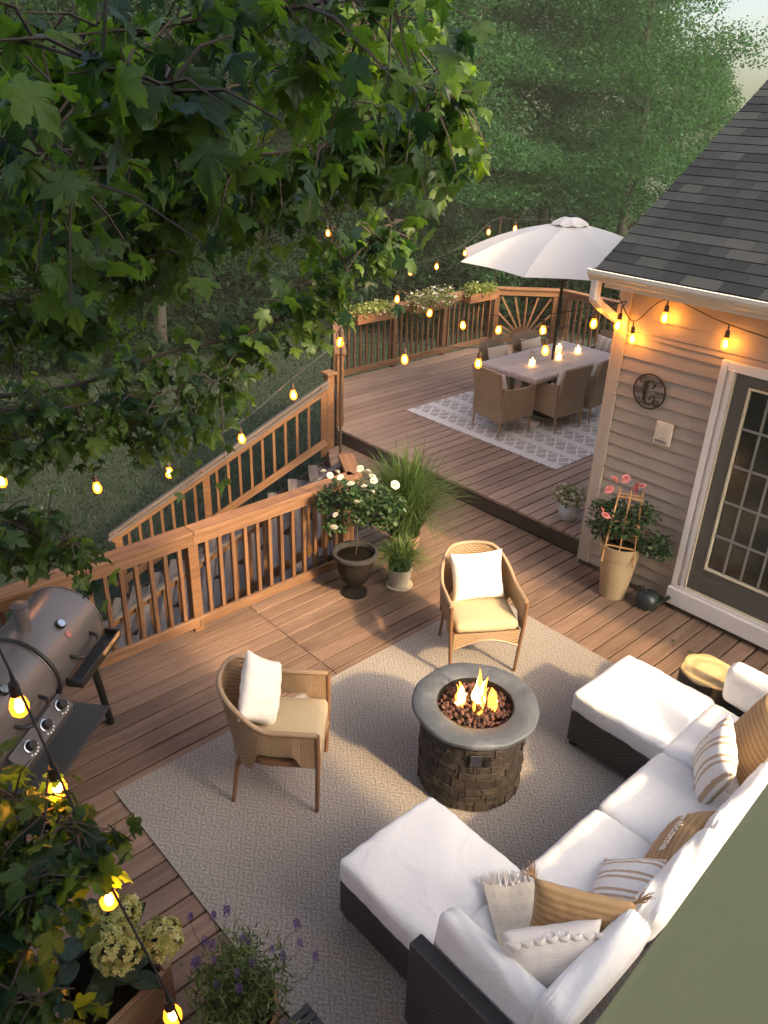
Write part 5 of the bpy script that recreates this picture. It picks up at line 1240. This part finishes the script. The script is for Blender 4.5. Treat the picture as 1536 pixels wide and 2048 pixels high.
# ------------------------------------------------------------------ maple overhanging the deck
half_o = [(.04, -.02), (.16, -.07), (.30, -.06), (.40, .02), (.33, .10), (.36, .17), (.48, .22), (.60, .36), (.55, .38), (.60, .52), (.48, .50), (.40, .55), (.33, .48), (.22, .47), (.25, .60), (.31, .68), (.21, .72), (.20, .80), (.11, .84), (.07, .93)]
outl = [(0, .02)]+half_o+[(0, 1.06)]+[(-x, y) for x, y in reversed(half_o)]
def mz(x, y, c=1.0): return -.30*abs(x)**1.3*.9+.10*math.sin(y*3)-.28*y*y*.8
MV = [(0, .30, mz(0, .30))]+[(x, y, mz(x, y)+.04*math.sin(9*x+5*y)) for x, y in outl]; kO = len(outl)
MF = [(0, 1+i, 1+(i+1) % kO) for i in range(kO)]
# petiole as one thin triangle pair
b_ = len(MV); MV += [(-.012, .03, 0), (.012, .03, 0), (.008, -.55, .18), (-.008, -.55, .18)]; MF += [(b_, b_+1, b_+2), (b_, b_+2, b_+3)]
maple = tag(empty('maple_tree', (-6.4, -1.3, -2.2)), 'maple tree whose leafy branches hang over the deck and grill', 'tree')
MO = Vector((-6.4, -1.3, -2.2))
TOP = [Vector((-6.4, -1.3, z)) for z in (-2.3, 0, 2.0, 3.6, 5.5)]
Mb().tube([p-MO for p in TOP], [.24, .20, .17, .14, .08], 12).obj('trunk', M['bark'], maple, smooth=60)
BR = [
 ([(250, 330, 3.9), (430, 318, 3.75), (580, 302, 3.7), (700, 278, 3.7), (800, 240, 3.75), (905, 192, 3.8)], 80, .095, .125, 3.2),  # (px, py, r) lists, leaves per metre, spread, leaf size, attach z
 ([(-260, 330, 5.2), (-60, 345, 4.5), (150, 340, 4.0), (300, 330, 3.7), (480, 312, 3.6), (620, 300, 3.6), (720, 272, 3.7), (870, 208, 3.8), (925, 186, 3.85)], 62, .17, .125, 3.2),
 ([(-300, 60, 4.6), (-60, 90, 3.6), (150, 90, 3.1), (300, 60, 2.9), (450, 30, 2.9), (620, 10, 2.9), (800, -10, 3.0)], 62, .20, .13, 4.0),
 ([(-260, 440, 5.2), (-40, 440, 4.4), (120, 460, 4.1), (230, 480, 4.0), (300, 500, 4.0)], 75, .17, .12, 3.0),
 ([(-300, 830, 5.8), (-60, 800, 5.4), (150, 770, 5.1), (350, 700, 5.0), (500, 668, 4.9), (630, 585, 4.8), (710, 505, 4.7), (790, 445, 4.6)], 62, .11, .12, 2.4),
 ([(-300, 900, 5.2), (-60, 830, 4.8), (120, 815, 4.7), (300, 790, 4.7), (470, 755, 4.7)], 75, .12, .11, 2.2),
 ([(-300, 960, 5.0), (-60, 900, 4.8), (120, 860, 4.7), (280, 845, 4.7), (400, 815, 4.7)], 62, .10, .11, 2.0),
 ([(-260, 120, 5.8), (0, 130, 5.2), (250, 110, 5.0), (480, 90, 5.0)], 66, .17, .12, 3.6),
 ([(-260, 300, 5.8), (0, 290, 5.2), (250, 270, 5.0), (440, 250, 4.9)], 62, .15, .12, 3.4),
 ([(-260, 1000, 4.8), (-60, 1020, 4.2), (60, 1060, 4.0), (170, 1090, 3.9)], 85, .14, .12, 1.9),
 ([(-260, 190, 5.4), (-40, 220, 4.6), (200, 220, 4.3), (400, 190, 4.2), (560, 140, 4.2), (680, 70, 4.3), (800, 30, 4.5)], 66, .19, .125, 3.8),
 ([(-260, 640, 5.4), (-40, 610, 4.8), (60, 600, 4.6), (150, 625, 4.5), (230, 640, 4.5)], 70, .15, .12, 2.8),
 ([(-260, 380, 5.0), (0, 390, 4.4), (220, 395, 4.2), (420, 390, 4.1), (590, 385, 4.1)], 60, .13, .12, 3.0),
 ([(-300, 250, 4.0), (-100, 260, 3.2), (60, 300, 2.7), (160, 360, 2.6)], 60, .22, .12, 3.5),
 ([(-260, 30, 3.2), (-60, 60, 2.4), (140, 110, 2.0), (300, 170, 1.95), (370, 190, 1.95)], 26, .14, .125, 4.2),
 ([(-300, 1500, 3.2), (-100, 1540, 2.5), (20, 1590, 2.25), (110, 1650, 2.15), (175, 1680, 2.1)], 75, .095, .115, 1.2),
 ([(-300, 1720, 2.6), (-80, 1740, 2.1), (20, 1765, 2.0), (100, 1795, 1.95)], 80, .085, .115, 1.2),
 ([(-300, 1900, 2.3), (-80, 1930, 1.9), (20, 1980, 1.8), (90, 2010, 1.75)], 80, .085, .115, 1.0),
]
LP, LS = [], []; tw = Mb()
for (poly, dens, spread, lsz, az_) in BR:
    pts = [PD(*p) for p in poly]
    st0 = Vector((MO.x, MO.y, az_)); mid_ = (st0+pts[0])/2+Vector((0, 0, .35))
    path = catmull([st0, mid_]+pts, 6); n = len(path)
    rs = [max(.004, .030*min(1, poly[len(poly)//2][2]/4.2)**1.6*(1-i/(n-1))**1.2) for i in range(n)]
    Mb().tube([p-MO for p in path], rs, 7).obj('branch', M['twig'], maple, smooth=60)
    dens_path = catmull(pts, 12); L = sum((b-a).length for a, b in zip(dens_path, dens_path[1:]))
    nt = int(L*dens*2.3/5)
    for i in range(nt):
        s_ = rng.random()**.9; q = dens_path[min(len(dens_path)-1, int(s_*(len(dens_path)-1)))]
        end = q+Vector(rng.normal(0, spread, 3))+Vector((0, 0, -.25*spread))
        m1 = (q+end)/2+Vector((0, 0, .03)); tw.tube([q-MO, m1-MO, end-MO], [.005, .004, .002], 4)
        for k in range(5):
            t_ = .35+.65*k/4; base = q.lerp(end, t_)+Vector(rng.normal(0, .035, 3))+Vector((0, 0, -.05)); LP.append(base); LS.append(lsz*rng.uniform(.42, 1.05))
tag(tw.obj('twigs', M['twig'], maple), kind='stuff')
LP = np.array([p[:] for p in LP]); LS = np.array(LS); N = len(LP)
yw = rng.uniform(0, 6.283, N); pt = rng.uniform(-1.25, -.15, N); rl = rng.normal(0, .45, N)
RMa = rot_mats(yw, pt, rl)*np.stack([rng.uniform(.72, 1.12, N), np.ones(N), rng.uniform(.2, 2.2, N)], 1)[:, None, :]
loc = LP-np.array(MO[:])
q = (LP-np.array([0, 0, CAM_H])) @ CAM.T; sx = CX+F_PX*q[:, 0]/q[:, 2]; sy = CY-F_PX*q[:, 1]/q[:, 2]
infr = (q[:, 2] > .3) & (sx > -40) & (sx < 1576) & (sy > -40) & (sy < 2088)
big = np.where(infr, LS/q[:, 2], 0); order = np.argsort(-big); sel = order[:296]; rest = order[296:]
mm = bpy.data.meshes.new('maple_leaf'); mm.from_pydata(MV, [], MF); mm.materials.append(M['maple_o']); mm.polygons.foreach_set('use_smooth', [True]*len(mm.polygons))
for i in sel:
    o = bpy.data.objects.new('leaf', mm); COL.objects.link(o); o.parent = maple; o.matrix_local = Matrix.Translation(loc[i]) @ Matrix((RMa[i]*LS[i]).tolist()).to_4x4()
fo = mobj('foliage', inst_mesh('foliage', MV, MF, RMa[rest]*LS[rest][:, None, None], loc[rest], smooth=True), M['maple'], maple); tag(fo, kind='stuff')

# ------------------------------------------------------------------ wood beyond the lawn
def crown_mesh(name, seed, H_, Rc, nclump, per, size, low=.22):
    g = np.random.default_rng(seed); P_ = []
    for i in range(nclump):
        t_ = g.uniform(low, 1.0); prof_ = math.sin(min(1, (t_-low)/(1-low)*.92+.14)*math.pi)**.65; a = g.uniform(0, 6.283); r_ = Rc*prof_*g.uniform(.45, 1.0)
        c = np.array([r_*math.cos(a), r_*math.sin(a), H_*t_]); cr = Rc*g.uniform(.22, .44)
        d = g.normal(size=(per, 3)); d /= np.linalg.norm(d, axis=1, keepdims=True); rr_ = g.random(per)**.4
        q = c+d*rr_[:, None]*cr*np.array([1, 1, .42]); q[:, 2] -= .35*np.hypot(q[:, 0]-c[0], q[:, 1]-c[1])**1.3*.5; P_.append(q)
    P_ = np.concatenate(P_); n = len(P_)
    RM_ = rot_mats(g.uniform(0, 6.283, n), g.uniform(-1.1, .4, n), g.normal(0, .5, n))*(size*g.uniform(.6, 1.3, n))[:, None, None]
    return inst_mesh(name, QUAD_V, QUAD_F, RM_, P_, tint=g.random(n))
def tree_proto(name, seed, H_, Rc, nclump, per, size, mat, low=.22, label='', cat='tree', group=''):
    t = empty(name); g = np.random.default_rng(seed+100)
    m = Mb(); tr_ = [(g.normal(0, .08)*k, g.normal(0, .08)*k, H_*.95*k/5) for k in range(6)]; m.tube(tr_, [.20*H_/10, .16*H_/10, .13*H_/10, .10*H_/10, .06*H_/10, .02], 9)
    for k in range(9):
        a = g.uniform(0, 6.283); z0 = H_*g.uniform(max(low, .15), .75); L = Rc*g.uniform(.6, .95); m.tube([(0, 0, z0), (L*.5*math.cos(a), L*.5*math.sin(a), z0+L*.35), (L*math.cos(a), L*math.sin(a), z0+L*.55)], [.06*H_/10, .04*H_/10, .012], 6)
    m.obj('trunk', M['bark'], t, smooth=60)
    c = mobj('crown', crown_mesh('crown', seed, H_, Rc, nclump, per, size, low), M[mat], t); tag(c, kind='stuff')
    return tag(t, label, cat, group)
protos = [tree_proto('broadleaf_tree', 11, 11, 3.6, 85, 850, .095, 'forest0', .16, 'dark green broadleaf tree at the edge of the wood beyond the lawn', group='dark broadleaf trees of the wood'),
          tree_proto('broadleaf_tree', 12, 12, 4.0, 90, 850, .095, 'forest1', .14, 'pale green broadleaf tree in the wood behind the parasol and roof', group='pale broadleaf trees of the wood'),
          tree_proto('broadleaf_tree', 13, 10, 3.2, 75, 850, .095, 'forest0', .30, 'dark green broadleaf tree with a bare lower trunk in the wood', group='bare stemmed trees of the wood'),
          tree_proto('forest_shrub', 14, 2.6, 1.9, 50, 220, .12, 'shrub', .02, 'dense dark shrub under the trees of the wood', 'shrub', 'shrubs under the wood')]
used = [False]*4
def place(i, px, r, s=1.0, rz=None):
    p = PD(px, 600, r); o = protos[i] if not used[i] else copy_tree(protos[i]); used[i] = True
    o.location = (p.x, p.y, gz(p.x, p.y)-.1); o.rotation_euler = (0, 0, rng.uniform(0, 6.28) if rz is None else rz); o.scale = (s*rng.uniform(.92, 1.1), s*rng.uniform(.92, 1.1), s); return o
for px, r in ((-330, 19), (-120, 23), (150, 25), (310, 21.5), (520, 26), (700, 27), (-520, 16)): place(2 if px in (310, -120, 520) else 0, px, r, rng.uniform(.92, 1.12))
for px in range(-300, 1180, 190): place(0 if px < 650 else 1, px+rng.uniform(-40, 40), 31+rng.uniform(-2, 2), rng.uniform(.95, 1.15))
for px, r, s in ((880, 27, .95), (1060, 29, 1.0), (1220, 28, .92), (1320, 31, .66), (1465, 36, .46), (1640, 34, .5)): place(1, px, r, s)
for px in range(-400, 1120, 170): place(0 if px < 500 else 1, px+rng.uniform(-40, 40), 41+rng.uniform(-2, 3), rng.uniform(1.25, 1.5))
for px in range(-420, 1750, 105): place(3, px+rng.uniform(-30, 30), rng.uniform(20.5, 27) if px < 620 else rng.uniform(25, 30), rng.uniform(.75, 1.35))

# ------------------------------------------------------------------ lawn blades
n = 110000; xs = rng.uniform(-22, -5.6, n); ys = rng.uniform(-.5, 16, n); keep = ~((xs > -9.6) & (ys > 5.8)) & (ys < -xs*1.15+3)
xs, ys = xs[keep], ys[keep]; zs = np.array([gz(x, y) for x, y in zip(xs, ys)]); n = len(xs)
RMg = rot_mats(rng.uniform(0, 6.283, n), rng.uniform(.5, 1.5, n), rng.normal(0, .3, n))*(rng.uniform(.035, .075, n))[:, None, None]
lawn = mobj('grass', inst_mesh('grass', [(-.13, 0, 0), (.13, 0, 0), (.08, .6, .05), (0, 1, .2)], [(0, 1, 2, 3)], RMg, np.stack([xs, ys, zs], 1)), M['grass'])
tag(lawn, 'short dark lawn grass beside the deck stairs', 'grass', kind='stuff')

# ------------------------------------------------------------------ evening haze
t = NT('haze_air'); t.t.nodes.remove(t.b); pv = t.n('VolumePrincipled', {'Color': (.86, 1.0, .70, 1), 'Density': .0017, 'Anisotropy': .2}); t.t.links.new(pv.outputs[0], t.out.inputs['Volume'])
hz = Mb().box(-165, 55, -75, 205, -7.5, 24).obj('haze', t.mat); tag(hz, 'thin pale evening haze filling the air', 'haze', kind='stuff')
cy.volume_bounces = 0
